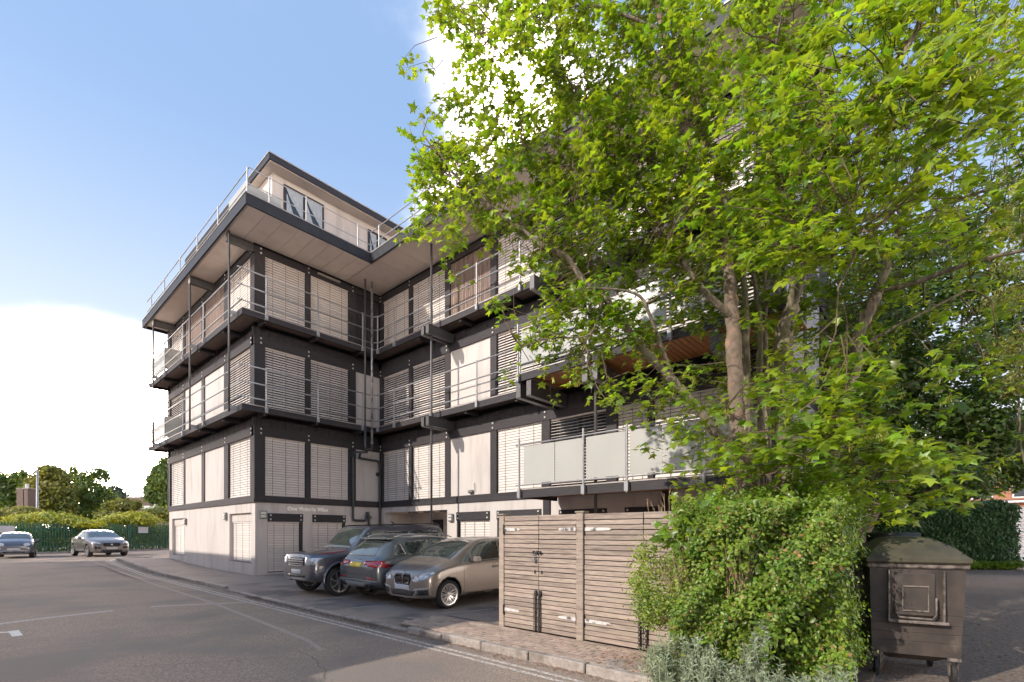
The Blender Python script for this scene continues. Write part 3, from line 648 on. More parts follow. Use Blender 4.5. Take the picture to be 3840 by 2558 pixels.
# the name in raised letters
tx = bpy.data.curves.new('sign', 'FONT'); tx.body = 'One Victoria Villas'; tx.size = .205; tx.extrude = .02; tx.offset = .011; tx.space_character = 1.06; tx.align_x = 'CENTER'; tx.resolution_u = 2
txo = bpy.data.objects.new('sign_tmp', tx); COL.objects.link(txo); dg = bpy.context.evaluated_depsgraph_get()
tme = bpy.data.meshes.new_from_object(txo.evaluated_get(dg)); bpy.data.objects.remove(txo); tv = np.array([v.co[:] for v in tme.vertices]); W_ = tv[:,0].max()-tv[:,0].min(); sx = 1.70/W_
tme.materials.clear(); tme.materials.append(M['letter'])
sg = bpy.data.objects.new('sign_lettering', tme); COL.objects.link(sg); sg.parent = B; sg.rotation_euler = (math.pi/2, 0, 0); sg.scale = (sx, 1.0, 1); sg.location = Vector((9.14, Y0-.016, 2.635)) - POS[B.name]

# main roof: soffit panels, fascias, deck
RZ0, RZ1 = 12.72, 13.0; RXL, RYF, RXR, RYE, RYN = 5.97, 17.05, 10.63, 31.6, 1.9
rf = MB().box(RXL+.1, XE, RYF+.1, RYE-.05, RZ0+.03, RZ1-.02).box(RXR+.1, XE, RYN+.05, RYF+.1, RZ0+.03, RZ1-.02).build('roof', 'fascia', B)
fa = MB().box(RXL, RXL+.06, RYF, RYE, 12.63, RZ1).box(RXL+.06, RXR+.06, RYF, RYF+.06, 12.63, RZ1).box(RXR, RXR+.06, RYN, RYF, 12.63, RZ1).box(RXR+.06, XE, RYN, RYN+.06, 12.63, RZ1).box(RXL+.06, XE, RYE-.06, RYE, 12.63, RZ1)
fa.build('roof_fascia', 'fascia', rf)
MB().box(RXL-.02, RXL+.1, RYF-.02, RYE, RZ1, RZ1+.035).box(RXL+.1, RXR+.1, RYF-.02, RYF+.1, RZ1, RZ1+.035).box(RXR-.02, RXR+.1, RYN-.02, RYF-.02, RZ1, RZ1+.035).build('roof_trim', 'trim', rf)
MB().box(RXL+.062, RXL+.13, RYF+.062, RYE-.07, 12.645, 12.70).box(RXR+.062, RXR+.13, RYN+.07, RYF+.13, 12.645, 12.70).build('eaves_strip', 'trim', rf)
sp = MB().box(RXL+.1, X0+.3, RYF+.1, RYE-.1, 12.735, 12.745).box(X0+.3, RXR+.1, RYF+.1, Y0+.3, 12.735, 12.745).box(RXR+.1, XR+.3, RYN+.1, Y0+.3, 12.735, 12.745).build('soffit', 'dark', B)
def panels(x0, x1, nx, y0, y1, ny):
    o = None; wx = (x1-x0)/nx; wy = (y1-y0)/ny
    for i in range(nx):
        for j in range(ny):
            p = (x0+wx*(i+.5), y0+wy*(j+.5), 12.70)
            if o is None:
                o = MB().box(-wx/2+.006, wx/2-.006, -wy/2+.006, wy/2-.006, 0, .02).build('soffit_panel', 'soffit', sp, origin=(0,0,0)); o.location = Vector(p)-POS[sp.name]; POS[o.name] = Vector((0,0,0))
            else: inst(o, 'soffit_panel', p, sp)
panels(RXL+.14, RXR+.13, 8, RYF+.07, Y0-.07, 1); panels(RXL+.14, X0-.06, 1, Y0-.07, YF, 5); panels(RXR+.14, XR-.06, 1, RYN+.1, Y0-.07, 14)
MB().box(9.5, 10.5, Y0-.12, Y0-.065, 12.5, 12.58).build('conduit', 'trim', B)
# roof rails
rr = MB()
for h in (.42, .95):
    rr.tube([(RXR+.1, RYN+.1, RZ1+h), (RXR+.1, RYF+.12, RZ1+h), (RXL+.14, RYF+.12, RZ1+h), (RXL+.14, RYE-.4, RZ1+h)], .02, 7)
rr = rr.build('roof_railing', 'steel', B)
for p in [(6.77,RYF+.12),(8.06,RYF+.12),(10.13,RYF+.12)] + [(RXL+.14,q) for q in (17.3,20.2,22.7,25.2,27.8,30.3)] + [(RXR+.1,q) for q in (16.6,14.3,12,9.7,7.4,5.1,2.8)]:
    MB().tube([(p[0],p[1],RZ1),(p[0],p[1],RZ1+1.0)], .026, 7).build('railing_post', 'steel', rr)
MB().box(RXL+.2, RXL+.215, RYF+.5, RYF+2.2, RZ1+.1, RZ1+.75).box(RXL+.2, X0+.2, RYF+.45, RYF+.465, RZ1+.1, RZ1+.6).build('glass_screen', 'frost', rr)
# penthouse
ph = MB().box(7.75, 14.2, 19.4, 19.6, 13.0, 15.84).box(7.75, 7.95, 19.6, 29.0, 13.0, 15.84).box(14.0, 14.2, 19.6, 29, 13, 15.84).box(7.95, 14.0, 28.8, 29, 13, 15.84).build('penthouse_wall', 'render', B)
for x0, x1 in ((8.18, 9.85), (11.94, 12.95)):
    w = MB().box(x0, x1, 19.36, 19.39, 13.6, 13.68).box(x0, x1, 19.36, 19.39, 15.52, 15.6).box(x0, x0+.07, 19.36, 19.39, 13.68, 15.52).box(x1-.07, x1, 19.36, 19.39, 13.68, 15.52).box((x0+x1)/2-.06, (x0+x1)/2+.06, 19.36, 19.39, 13.68, 15.52).build('penthouse_window', 'timber', ph)
    MB().box(x0+.07, x1-.07, 19.375, 19.385, 13.68, 15.52).build('pane', 'skyglass' if 'skyglass' in M else 'glass', w)
    cm = MB()
    for a, b in ((x0+.1, (x0+x1)/2-.06), ((x0+x1)/2+.08, x1-.08)):
        cm.add([(a,19.372,15.5),(b,19.372,15.5),(b,19.372,14.2),(b-.15*(b-a),19.372,14.6),(a+.2*(b-a),19.372,15.2)], [(0,4,3,2,1)])
        cm.add([(a,19.3715,13.9),(a+.02,19.3715,15.3),(b-.1,19.3715,13.75),(b-.2,19.3715,13.7)], [(0,3,2,1)])
    cm.build('curtain', 'curtain', w)
pr = MB().box(7.4, 14.9, 18.8, 29.6, 15.86, 16.09).build('penthouse_roof', 'fascia', B)
MB().box(7.38, 14.92, 18.78, 18.86, 16.09, 16.13).box(7.38, 7.46, 18.86, 29.6, 16.09, 16.13).build('roof_trim', 'trim', pr)
MB().box(7.46, 14.8, 18.86, 29.5, 15.84, 15.86).build('soffit', 'soffit', pr)
# second penthouse over the courtyard wing
MB().box(14.6, 19, 3.5, 16.5, 13.0, 15.8).build('penthouse_wall', 'render', B); MB().box(14.0, 19.3, 2.9, 17.0, 15.8, 16.05).build('penthouse_roof', 'fascia', B)
# ------------------------------------------------------------------ timber bin store beside the parking bays
SX = 6.13
ST = thing('storage_shed', (SX, 5.7, .1), 'weathered slatted timber bin store with strap hinges, bolts and chains on its doors', 'shed')
zt = 2.02
def sbox(name, m, x0, x1, y0, y1, z0, z1, parent=ST, b=.004, **k): return MB().bbox(x0, x1, y0, y1, z0, z1, b).build(name, m, parent, **k)
r = random.Random(21)
posts = [(5.62, 5.73), (3.98, 4.10), (1.95, 2.07)]
for i, (a, b) in enumerate(posts):
    sbox('post', 'wood_w', SX-(.035 if i == 1 else .015), SX+.09, a, b, .08 if i != 1 else .10, zt+.03)
    sbox('post_cap', 'wood_w', SX-.045, SX+.11, a-.02, b+.02, zt+.03, zt+.055)
doors = [(4.86, 5.615), (4.105, 4.85), (3.02, 3.975), (2.075, 3.01)]
pitch = .0755
for di, (a, b) in enumerate(doors):
    D = sbox('door', 'iron', SX+.045, SX+.07, a+.01, b-.01, .16, zt-.02)
    n = 25; src = None
    for i in range(n):
        z = .13+i*pitch; p = (SX+.0, (a+b)/2, z)
        if src is None:
            src = MB().bbox(0, .024, -(b-a)/2, (b-a)/2, .004, pitch-.007, .003).build('board', 'wood_w', D, origin=(0,0,0)); src.location = Vector(p)-POS[D.name]; POS[src.name] = Vector((0,0,0))
        else: inst(src, 'board', (SX+r.uniform(-.004,.003), p[1]+r.uniform(-.003,.003), z+r.uniform(-.0015,.0015)), D, rot=(r.uniform(-.0022,.0022), 0, r.uniform(-.003,.003)))
    MB().box(SX-.002, SX+.03, a, b, zt-.012, zt+.012).build('top_rail', 'wood_w', D)
    hs = (b, -1) if di in (0, 2) else (a, 1)           # hinge side
    for z in (.42, 1.80):
        L = .36 if di != 2 else .46; y0 = hs[0]; y1 = hs[0]+hs[1]*L
        pts = [(y0-.02*hs[1], -.028), (y1-.05*hs[1], -.02), (y1-.015*hs[1], -.012), (y1, 0), (y1-.015*hs[1], .012), (y1-.05*hs[1], .02), (y0-.02*hs[1], .028)]
        mb = MB(); k = len(pts); mb.add([(SX-.012, p[0], z+p[1]) for p in pts]+[(SX-.004, p[0], z+p[1]) for p in pts], [tuple(range(k))[::hs[1]], tuple(range(k, 2*k))[::-hs[1]]] + [(q, (q+1)%k, k+(q+1)%k, k+q) for q in range(k)])
        H = mb.build('strap_hinge', 'hinge', D)
        MB().tube([(SX-.022, y0, z-.085), (SX-.022, y0, z+.085)], .013, 8).build('hinge_pin', 'iron', H)
# bolts, padlock, hooks
def sbolt(y, z):
    o = MB().tube([(SX-.025, y-.11, z), (SX-.025, y+.1, z)], .011, 8).build('door_bolt', 'iron', ST)
    for q in (-.07, -.01, .06): MB().bbox(SX-.04, SX-.004, y+q-.012, y+q+.012, z-.028, z+.028, .003).build('keeper', 'iron', o)
    MB().tube([(SX-.03, y+.03, z), (SX-.045, y+.03, z-.06)], .008, 6).build('lever', 'iron', o)
sbolt(4.88, 1.42); sbolt(3.06, 1.42)
pl = MB().bbox(SX-.06, SX-.03, 4.90, 4.95, 1.27, 1.335, .006).build('padlock', 'alloy', ST); MB().tube([(SX-.045,4.91,1.33),(SX-.045,4.91,1.38),(SX-.045,4.94,1.38),(SX-.045,4.94,1.33)], .005, 6).build('shackle', 'chrome', pl)
for y in (4.79, 4.93): MB().tube([(SX-.02,y,1.13),(SX-.03,y,1.09)], .016, 6).build('hook', 'iron', ST)
# drop bolts with chains
for y in (4.90, 4.81, 3.05, 2.95):
    c = MB().tube([(SX-.022, y, .14), (SX-.022, y, .78)], .010, 6).build('drop_bolt', 'iron', ST)
    MB().bbox(SX-.035, SX-.004, y-.022, y+.022, .72, .80, .004).build('keeper', 'iron', c)
    lk_ = None
    for i in range(17):
        z = .16+i*.036
        if lk_ is None:
            lm = MB(); ring = [(0, .014*math.cos(a), .022*math.sin(a)) for a in np.linspace(0, 2*math.pi, 9)]; lm.tube(ring, .0045, 5, cap=False)
            lk_ = lm.build('chain_link', 'iron', c, origin=(0,0,0)); lk_.location = Vector((SX-.045, y+.012, z))-POS[c.name]; POS[lk_.name] = Vector((0,0,0))
        else: inst(lk_, 'chain_link', (SX-.045, y+.012+r.uniform(-.003,.003), z), c, rot=(0, 0, (i%2)*1.2+.3))
# sides and roof of the store
for i in range(25):
    z = .13+i*pitch
    if i == 0: sb = sbox('side_board', 'wood_w', SX+.09, SX+1.9, 5.66, 5.69, z+.004, z+pitch-.006)
    else: inst(sb, 'side_board', POS[sb.name]+Vector((0,0,i*pitch)), ST)
MB().box(SX+.05, SX+1.95, 1.95, 5.7, zt-.03, zt+.005).build('roof', 'wood_w', ST)
MB().box(SX+1.85, SX+1.9, 1.95, 5.7, .1, zt-.03).build('back_wall', 'wood_w', ST); MB().box(SX+.09, SX+1.9, 1.97, 2.0, .1, zt-.03).build('side_wall', 'wood_w', ST)

# ------------------------------------------------------------------ wheeled bin
b1_ = at(3273, 2455, 5.79); b2_ = at(3600, 2484, 5.42); BX, BY = (b1_.x+b2_.x)/2, (b1_.y+b2_.y)/2
BN = thing('wheeled_bin', (BX, BY, 0), 'large brown-black four-wheeled bin with scuffed frame and domed lid, dappled with leaf shade', 'bin', rz=math.atan2(b2_.y-b1_.y, b2_.x-b1_.x), local=True)
BN.scale = (.88, .9, 1.16)
# local axes: x to the right, y away from the viewer, z up
zb0, zb1 = .27, 1.16
def ring(w, d, z, y0=0): return [(-w/2, y0, z), (w/2, y0, z), (w/2, y0+d, z), (-w/2, y0+d, z)]
def loft(rings, caps=True):
    v = []; f = []; n = len(rings[0])
    for q in rings: v += q
    for i in range(len(rings)-1):
        for k in range(n): f.append((i*n+k, i*n+(k+1)%n, (i+1)*n+(k+1)%n, (i+1)*n+k))
    if caps: f.append(tuple(range(n))[::-1]); f.append(tuple((len(rings)-1)*n+k for k in range(n)))
    return v, f
rings = []
z = zb0; steps = [(.27,.90),(.30,.915)]
zz = [.27,.285,.40,.405,.41,.49,.495,.50,.58,.585,.59,.68,.685,.69,1.02,1.03,1.16]
for i, z in enumerate(zz):
    u = (z-zb0)/(zb1-zb0); w = .93+.07*u; d = 1.14+.16*u
    g = .006 if z in (.405,.495,.585,.685) else 0
    rings.append([(a+(g if a < 0 else -g), b+(g if b < .5 else -g), c) for a, b, c in ring(w, d, z, -.06*u)])
v, f = loft(rings); body = link('body', v, f, 'bin', BN)
v, f = loft([ring(.5, .7, .2, .16), ring(.82, .98, .275, .04)]); link('underside', v, f, 'bin', BN)
MB().bbox(-.53, .53, -.09, 1.28, 1.15, 1.20, .012).build('rim', 'bin_edge', BN)
# raised panel and frame on the near face
fy = -.052
mb = MB()
for a in ((-.30,-.28,.62,1.13), (.27,.29,.60,1.13)): mb.bbox(a[0], a[1], fy-.035, fy+.02, a[2], a[3], .004)
mb.bbox(-.30, .33, fy-.04, fy+.02, .595, .625, .006); mb.build('lift_frame', 'bin_edge', BN)
MB().bbox(-.23, .20, fy-.012, fy+.03, .67, 1.10, .012).build('face_panel', 'bin', BN)
mb = MB(); 
for q in ((-.15,.13,.96,.975), (-.15,.13,.715,.73)): mb.bbox(q[0], q[1], fy-.026, fy, q[2], q[3], .003)
for q in ((-.15,-.137), (.117,.13)): mb.bbox(q[0], q[1], fy-.026, fy, .73, .96, .003)
mb.build('panel_border', 'bin_edge', BN)
mb = MB(); mb.tube([(-.21,fy-.03,.70),(-.19,fy-.03,.655),(.16,fy-.03,.645),(.2,fy-.03,.69),(.2,fy-.03,.86)], .012, 6); mb.build('handle', 'bin_edge', BN, smooth=True)
# lid: shallow hipped dome with ridge and hinge roll
lr = [ring(1.06, 1.40, 1.20, -.11), ring(1.09, 1.43, 1.215, -.125), ring(1.09, 1.43, 1.25, -.125), ring(1.02, 1.36, 1.275, -.09), ring(.80, 1.10, 1.37, .06), ring(.52, .80, 1.44, .24), ring(.26, .52, 1.465, .38)]
lr = [[(a+.0, b, c) for a, b, c in q] for q in lr]; v, f = loft(lr); lid = link('lid', v, f, 'bin_lid', BN)
MB().tube([(-.35,1.1,1.44),(.30,1.1,1.44)], .07, 10).build('lid_roll', 'blackpl', lid, smooth=True)
for s in (-1, 1): MB().bbox(s*.55-.05, s*.55+.05, .3, .5, 1.02, 1.10, .02).build('trunnion', 'bin_edge', BN)
for x, y, a in ((-.40,.12,.4), (.40,.06,-.1), (-.40,1.0,.2), (.40,1.0,0)):
    fk = MB().bbox(x-.07, x+.07, y-.07, y+.07, .235, .27, .006)
    fk.bbox(x-.045, x-.035, y-.05, y+.03, .09, .235, .002).bbox(x+.035, x+.045, y-.05, y+.03, .09, .235, .002).build('castor_fork', 'bin_edge', BN)
    w = MB().lathe([(.0,-.026),(.06,-.026),(.098,-.022),(.1,0),(.098,.022),(.06,.026),(0,.026)], (x, y+.0, .1), 'x', 18).build('wheel', 'rubber', BN, smooth=False)

# ------------------------------------------------------------------ cars
def patch(bvh, poly, axis, side, sub=3, off=.004, depth=.012, round_=0):
    """outline drawn in front/side view, laid on the body: returns (verts, faces)"""
    bm = bmesh.new()
    pts = poly
    if round_:
        P = []; n = len(poly)
        for i in range(n):
            a, b, c = Vector(poly[i-1]), Vector(poly[i]), Vector(poly[(i+1)%n])
            ra = min(round_, (a-b).length*.45); rc = min(round_, (c-b).length*.45)
            p0 = b+(a-b).normalized()*ra; p2 = b+(c-b).normalized()*rc
            for t in (0, .33, .67, 1): P.append(p0*(1-t)**2 + b*2*t*(1-t) + p2*t*t)
        pts = P
    vs = [bm.verts.new((p[0], p[1], 0)) for p in pts]; bm.faces.new(vs)
    bmesh.ops.triangulate(bm, faces=bm.faces[:])
    for _ in range(sub):
        es = [e for e in bm.edges if e.calc_length() > .09]
        if not es: break
        bmesh.ops.subdivide_edges(bm, edges=es, cuts=1); bmesh.ops.triangulate(bm, faces=[f for f in bm.faces if len(f.verts) > 3])
    bm.verts.ensure_lookup_table(); bm.verts.index_update()
    top = []; low = []
    for p in bm.verts:
        a, b = p.co.x, p.co.y
        if axis == 'x': o, d = Vector((side*6, a, b)), Vector((-side, 0, 0))
        elif axis == 'y': o, d = Vector((a, side*4, b)), Vector((0, -side, 0))
        else: o, d = Vector((a, b, 6)), Vector((0, 0, -1))
        h, nr, _, _ = bvh.ray_cast(o, d)
        if h is None: h, nr, _, _ = bvh.find_nearest(o+d*(5.6 if axis == 'x' else 3.2))
        if nr.dot(d) > 0: nr = -nr
        top.append(h+nr*off); low.append(h-nr*depth)
    n = len(top); f = [tuple(q.index for q in fc.verts) for fc in bm.faces]
    sgn = -1
    fs = []
    for t in f:
        A, B_, C = top[t[0]], top[t[1]], top[t[2]]
        nn = (B_-A).cross(C-A); d = {'x': Vector((side,0,0)), 'y': Vector((0,side,0)), 'z': Vector((0,0,1))}[axis]
        fs.append(t if nn.dot(d) > 0 else t[::-1])
    for e in bm.edges:
        if len(e.link_faces) == 1: a, b = e.verts[0].index, e.verts[1].index; fs.append((a, b, n+b, n+a))
    bm.free(); return top+low, fs
def make_car(root, st, paint, arches, wr, spec):
    """st: stations (x, zb, zm, zbelt, zedge, ztop, w, we); nose at +x... x runs from nose (0) to tail"""
    bm = bmesh.new(); rows = []
    for x, zb, zm, zl, ze, zt_, w, we in st:
        half = [(.0, zb), (w*.80, zb), (w*.97, zb+.09), (w, zm), (w*.975, zl), (we, ze), (we*.62, zt_-.006), (0, zt_)]
        ring_ = [(x, y, z) for y, z in half] + [(x, -y, z) for y, z in half[-2:0:-1]]
        rows.append([bm.verts.new(p) for p in ring_])
    n = len(rows[0])
    cl = bm.edges.layers.float.new('crease_edge')
    for i in range(len(rows)-1):
        for k in range(n): bm.faces.new((rows[i][k], rows[i][(k+1)%n], rows[i+1][(k+1)%n], rows[i+1][k]))
    for rw in (rows[0], rows[-1]):
        for k in range(1, 7): bm.faces.new((rw[k], rw[k+1], rw[(n-k-1)%n], rw[(n-k)%n])) if k < 6 else None
        bm.faces.new((rw[0], rw[1], rw[-1])); bm.faces.new((rw[6], rw[7], rw[8]))
    for e in bm.edges:
        i0 = [(i, k) for vtx in e.verts for i, rw in ((int(0), rows[0]), (len(rows)-1, rows[-1])) for k, q in enumerate(rw) if q is vtx]
        if len(i0) == 2: e[cl] = spec.get('end_crease', .45)
    for i in range(len(rows)-1):
        rc = spec.get('roof_crease', .45)
        for k, cz in ((4, .5), (5, rc), (n-4, .5), (n-5, rc), (2,.4), (n-2,.4)):
            e = bm.edges.get((rows[i][k], rows[i+1][k])); 
            if e: e[cl] = cz
    bmesh.ops.recalc_face_normals(bm, faces=bm.faces[:])
    me = bpy.data.meshes.new('body'); bm.to_mesh(me); bm.free(); me.materials.append(paint); me.materials.append(M['blackpl'])
    ob = bpy.data.objects.new('body', me); COL.objects.link(ob)
    md = ob.modifiers.new('s', 'SUBSURF'); md.levels = 3; md.render_levels = 3
    cut = bpy.data.meshes.new('cut'); mb = MB(); W_ = max(s[6] for s in st)
    for ax in arches:
        for s in (-1, 1):
            y0, y1 = s*(W_-.26), s*(W_+.2); k = 28; R_ = wr*1.13; b = len(mb.v)
            for yy in (y0, y1):
                for q in range(k):
                    a = 2*math.pi*q/k; mb.v.append((ax+R_*math.cos(a), yy, wr+.02+R_*math.sin(a)))
            for q in range(k): mb.f.append((b+q, b+(q+1)%k, b+k+(q+1)%k, b+k+q)); mb.m.append(0)
            mb.f.append(tuple(b+q for q in range(k))[::-1]); mb.f.append(tuple(b+k+q for q in range(k))); mb.m += [0,0]
    cut.from_pydata(mb.v, [], mb.f); cut.materials.append(paint); cut.materials.append(M['blackpl']); cut.polygons.foreach_set('material_index', [1]*len(cut.polygons)); bmc = bmesh.new(); bmc.from_mesh(cut); bmesh.ops.recalc_face_normals(bmc, faces=bmc.faces[:]); bmc.to_mesh(cut); bmc.free()
    co = bpy.data.objects.new('cut', cut); COL.objects.link(co)
    dg = bpy.context.evaluated_depsgraph_get(); full = bpy.data.meshes.new_from_object(ob.evaluated_get(dg))
    bv = BVHTree.FromPolygons([v.co.copy() for v in full.vertices], [tuple(p.vertices) for p in full.polygons])
    bo_ = ob.modifiers.new('b', 'BOOLEAN'); bo_.operation = 'DIFFERENCE'; bo_.solver = 'EXACT'; bo_.object = co
    dg = bpy.context.evaluated_depsgraph_get(); res = bpy.data.meshes.new_from_object(ob.evaluated_get(dg))
    bpy.data.objects.remove(ob); bpy.data.objects.remove(co)
    for p in res.polygons: p.use_smooth = p.material_index == 0
    res.name = 'body'; ob = bpy.data.objects.new('body', res); COL.objects.link(ob); ob.parent = root; POS[ob.name] = Vector((0,0,0))
    # wheels
    ns, sw, style = spec.get('spokes', (10, .03, 'v'))
    tyre = rim = None
    ty = W_ - .125 - spec.get('inset', .0)
    for ax in arches:
        for s in (-1, 1):
            c = Vector((ax, s*ty, wr))
            wo_ = bpy.data.objects.new('wheel', None); COL.objects.link(wo_); wo_.parent = root; wo_.location = c; wo_.rotation_euler = (0, 0, 0 if s > 0 else math.pi)
            POS[wo_.name] = c
            if tyre is None:
                R_, q = wr, wr*.73
                tyre = MB().lathe([(q-.01,-.10),(q+.03,-.112),(R_-.03,-.11),(R_-.006,-.085),(R_,-.05),(R_,.05),(R_-.006,.085),(R_-.03,.11),(q+.03,.112),(q,.10)], (0,0,0), 'y', 32).build('tyre', 'rubber', wo_, smooth=True, origin=(0,0,0)); tyre.location = (0,0,0)
                mb = MB(); mb.lathe([(q-.004,-.09),(q-.02,.0),(q-.012,.085),(q+.008,.108),(q-.018,.104),(q-.03,.08),(q-.035,0)], (0,0,0), 'y', 32)
                mb.lathe([(0,.092),(.045,.09),(.06,.07),(.065,.03)], (0,0,0), 'y', 14)
                for k in range(ns):
                    a0 = 2*math.pi*k/ns
                    for da in ((-.10, .10) if style == 'v' else (0,)):
                        a = a0+da*.4; b_ = a0+da*1.6+(spec.get('twist', 0)); r0, r1 = .05, q-.015; w0, w1 = sw*.9, sw*(.8 if style == 'v' else 1.1)
                        P = []
                        for rr_, an, w, yy in ((r0, a, w0, .078), (r1*.6, (a+b_)/2, w0*.8, .09), (r1, b_, w1, .098)):
                            ca, sa = math.cos(an), math.sin(an)
                            P.append([(rr_*ca-sa*u, yy+dy, rr_*sa+ca*u) for u, dy in ((-w/2, -.03), (-w/2, 0), (w/2, 0), (w/2, -.03))])
                        v = P[0]+P[1]+P[2]; mb.add(v, [(i*4+j, i*4+(j+1)%4, (i+1)*4+(j+1)%4, (i+1)*4+j) for i in (0,1) for j in range(4)])
                rim = mb.build('rim', 'alloy', wo_, origin=(0,0,0)); rim.location = (0,0,0)
                dk = MB().lathe([(0,-.02),(q*.82,-.02),(q*.82,.02),(q*.35,.03),(0,.03)], (0,0,0), 'y', 24).build('brake_disc', 'disc', wo_, origin=(0,0,0)); dk.location = (0,0,0)
            else:
                for src in (tyre, rim, dk):
                    o = bpy.data.objects.new(src.name.split('.')[0], src.data); COL.objects.link(o); o.parent = wo_; POS[o.name] = Vector((0,0,0))
    return ob, bv
def P_(root, bv, name, m, poly, axis, side, parent=None, mirror=False, **k):
    out = []
    for s in ((1, -1) if mirror else (1,)):
        if axis == 'y': pl_, sd = poly, side*s
        else: pl_, sd = [(a if axis == 'z' else a*s, b*s if axis == 'z' else b) for a, b in poly], side
        if s < 0 and axis != 'y': pl_ = pl_[::-1]
        v, f = patch(bv, pl_, axis, sd, **k)
        ob = link(name, [p[:] for p in v], f, m, parent or root, smooth=False); 
        ob.data.polygons.foreach_set('use_smooth', [len(p.vertices) == 3 for p in ob.data.polygons]); out.append(ob)
    return out[0] if not mirror else out
def mirrors(root, x, y, z, m):
    for s in (-1, 1):
        mb = MB().bbox(x-.07, x+.06, s*y-.10, s*y+.10, z-.07, z+.08, .035); o = mb.build('door_mirror', m, root, smooth=False)
        MB().tube([(x, s*(y-.16), z-.05), (x, s*(y-.05), z-.03)], .02, 6).build('mirror_arm', 'black', o)
def badge(root, p, axis='x', r_=.045, m='chrome'):
    return MB().lathe([(0,-.012),(r_*.8,-.01),(r_,0)], p, axis, 18).build('badge', m, root)
def facing(rx): return -1
# convention: nose at x=0 looking to -x, tail at +x
def place(root_name, x, y, z, rz, label, cat='car', group=None, scale=1):
    o = thing(root_name, (x, y, z), label, cat, group, rz=rz, local=True); o.scale = (scale,)*3; return o

# 1: gold-brown compact hatchback, nose towards the street
paint = carpaint('bronze_paint', (.30,.255,.22))
C1 = place('parked_car', 6.32, 9.08, .03, 0, 'gold-brown compact hatchback with twin kidney grille, nose to the street beside the timber store', group='cars in the parking bays')
st = [(.15,.26,.50,.62,.70,.73,.62,.44),(.20,.24,.50,.70,.80,.84,.78,.58),(.36,.22,.52,.80,.91,.955,.88,.70),(.62,.20,.56,.90,1.02,1.07,.90,.75),(.95,.20,.58,.95,1.08,1.13,.90,.75),
      (1.30,.20,.60,.98,1.30,1.34,.90,.71),(1.72,.20,.60,1.0,1.50,1.54,.90,.67),(2.1,.20,.60,1.01,1.57,1.61,.90,.66),(2.9,.20,.60,1.03,1.585,1.63,.90,.66),(3.6,.20,.60,1.05,1.55,1.60,.89,.64),(4.05,.20,.60,1.06,1.46,1.52,.87,.61),(4.25,.22,.6,1.05,1.14,1.17,.83,.62),(4.34,.32,.58,.90,.95,.97,.74,.56)]
bd, bv = make_car(C1, st, paint, (.80, 3.47), .325, {'spokes': (10, .026, 'v')})
for s in (-1, 1):
    pass
g = P_(C1, bv, 'grille', 'black', [(.03,.55),(.03,.74),(.07,.765),(.25,.75),(.29,.70),(.24,.56),(.08,.54)], 'x', -1, mirror=True, off=.016)
for q, s in zip(g, (1,-1)):
    P_(C1, bv, 'surround', 'chrome', [(s*a, b) for a, b in [(.005,.52),(.005,.76),(.05,.80),(.27,.785),(.335,.70),(.265,.53),(.06,.505)]][::s], 'x', -1, parent=q, off=.004)
    for i in range(6): MB().box(-.004, .004, -.005, .005, 0, .17).build('grille_bar', 'steel_dark', q, origin=(0,0,0)) if False else None
hl = P_(C1, bv, 'headlight', 'lens', [(.36,.66),(.42,.735),(.62,.80),(.80,.845),(.845,.82),(.80,.73),(.66,.665),(.48,.63)], 'x', -1, mirror=True, off=.006)
for s in (1, -1):
    for a, b in ((.53,.70), (.68,.745)): MB().lathe([(.0,-.02),(.045,-.015),(.055,.0)], (.30+abs(a-.5)*.5, s*a, b), 'x', 14).build('lamp_ring', 'chrome', hl[0 if s > 0 else 1])
P_(C1, bv, 'number_plate', 'plate_w', [(-.26,.43),(.26,.43),(.26,.54),(-.26,.54)], 'x', -1, off=.02)
P_(C1, bv, 'lower_intake', 'blackpl', [(-.38,.30),(.38,.30),(.46,.42),(-.46,.42)], 'x', -1, off=.006)
P_(C1, bv, 'side_intake', 'blackpl', [(.50,.33),(.80,.35),(.80,.47),(.54,.44)], 'x', -1, mirror=True, off=.006)
for s in (1,-1):
    P_(C1, bv, 'bumper_trim', 'alloy', [(s*a, b) for a, b in ((.44,.43),(.5,.455),(.80,.49),(.80,.52),(.48,.485))], 'x', -1, off=.02)
    MB().lathe([(0,-.02),(.032,-.018),(.04,0)], (.30, s*.68, .40), 'x', 12).build('fog_lamp', 'lens', C1)
for q in (.33,.36,.39): P_(C1, bv, 'intake_bar', 'steel_dark', [(-.42,q),(.42,q),(.42,q+.007),(-.42,q+.007)], 'x', -1, off=.012)
badge(C1, (.24, 0, .85), 'z', .04, 'chrome'); badge(C1, (.24,0,.856), 'z', .028, mat('badge_blue', (.05,.16,.45)))
P_(C1, bv, 'windscreen', 'carglass', [(.93,-.71),(.93,.71),(1.2,.68),(1.70,.61),(1.76,.4),(1.78,0),(1.76,-.4),(1.70,-.61),(1.2,-.68)], 'z', 1, sub=4)
for nm, poly in (('side_window', [(1.18,1.01),(1.46,1.22),(1.50,1.02)]), ('side_window', [(1.56,1.02),(1.56,1.29),(1.86,1.46),(2.12,1.50),(2.50,1.51),(2.50,1.04)]), ('side_window', [(2.56,1.04),(2.56,1.51),(3.0,1.51),(3.32,1.48),(3.38,1.07)]), ('side_window', [(3.44,1.08),(3.40,1.48),(3.78,1.43),(3.96,1.25),(3.88,1.1)])):
    P_(C1, bv, nm, 'carglass', poly, 'y', 1, mirror=True, round_=.03, sub=4)
mirrors(C1, 1.56, 1.0, 1.08, paint)
P_(C1, bv, 'sill_trim', 'blackpl', [(1.2,.20),(3.06,.20),(3.04,.31),(1.22,.31)], 'y', 1, mirror=True)
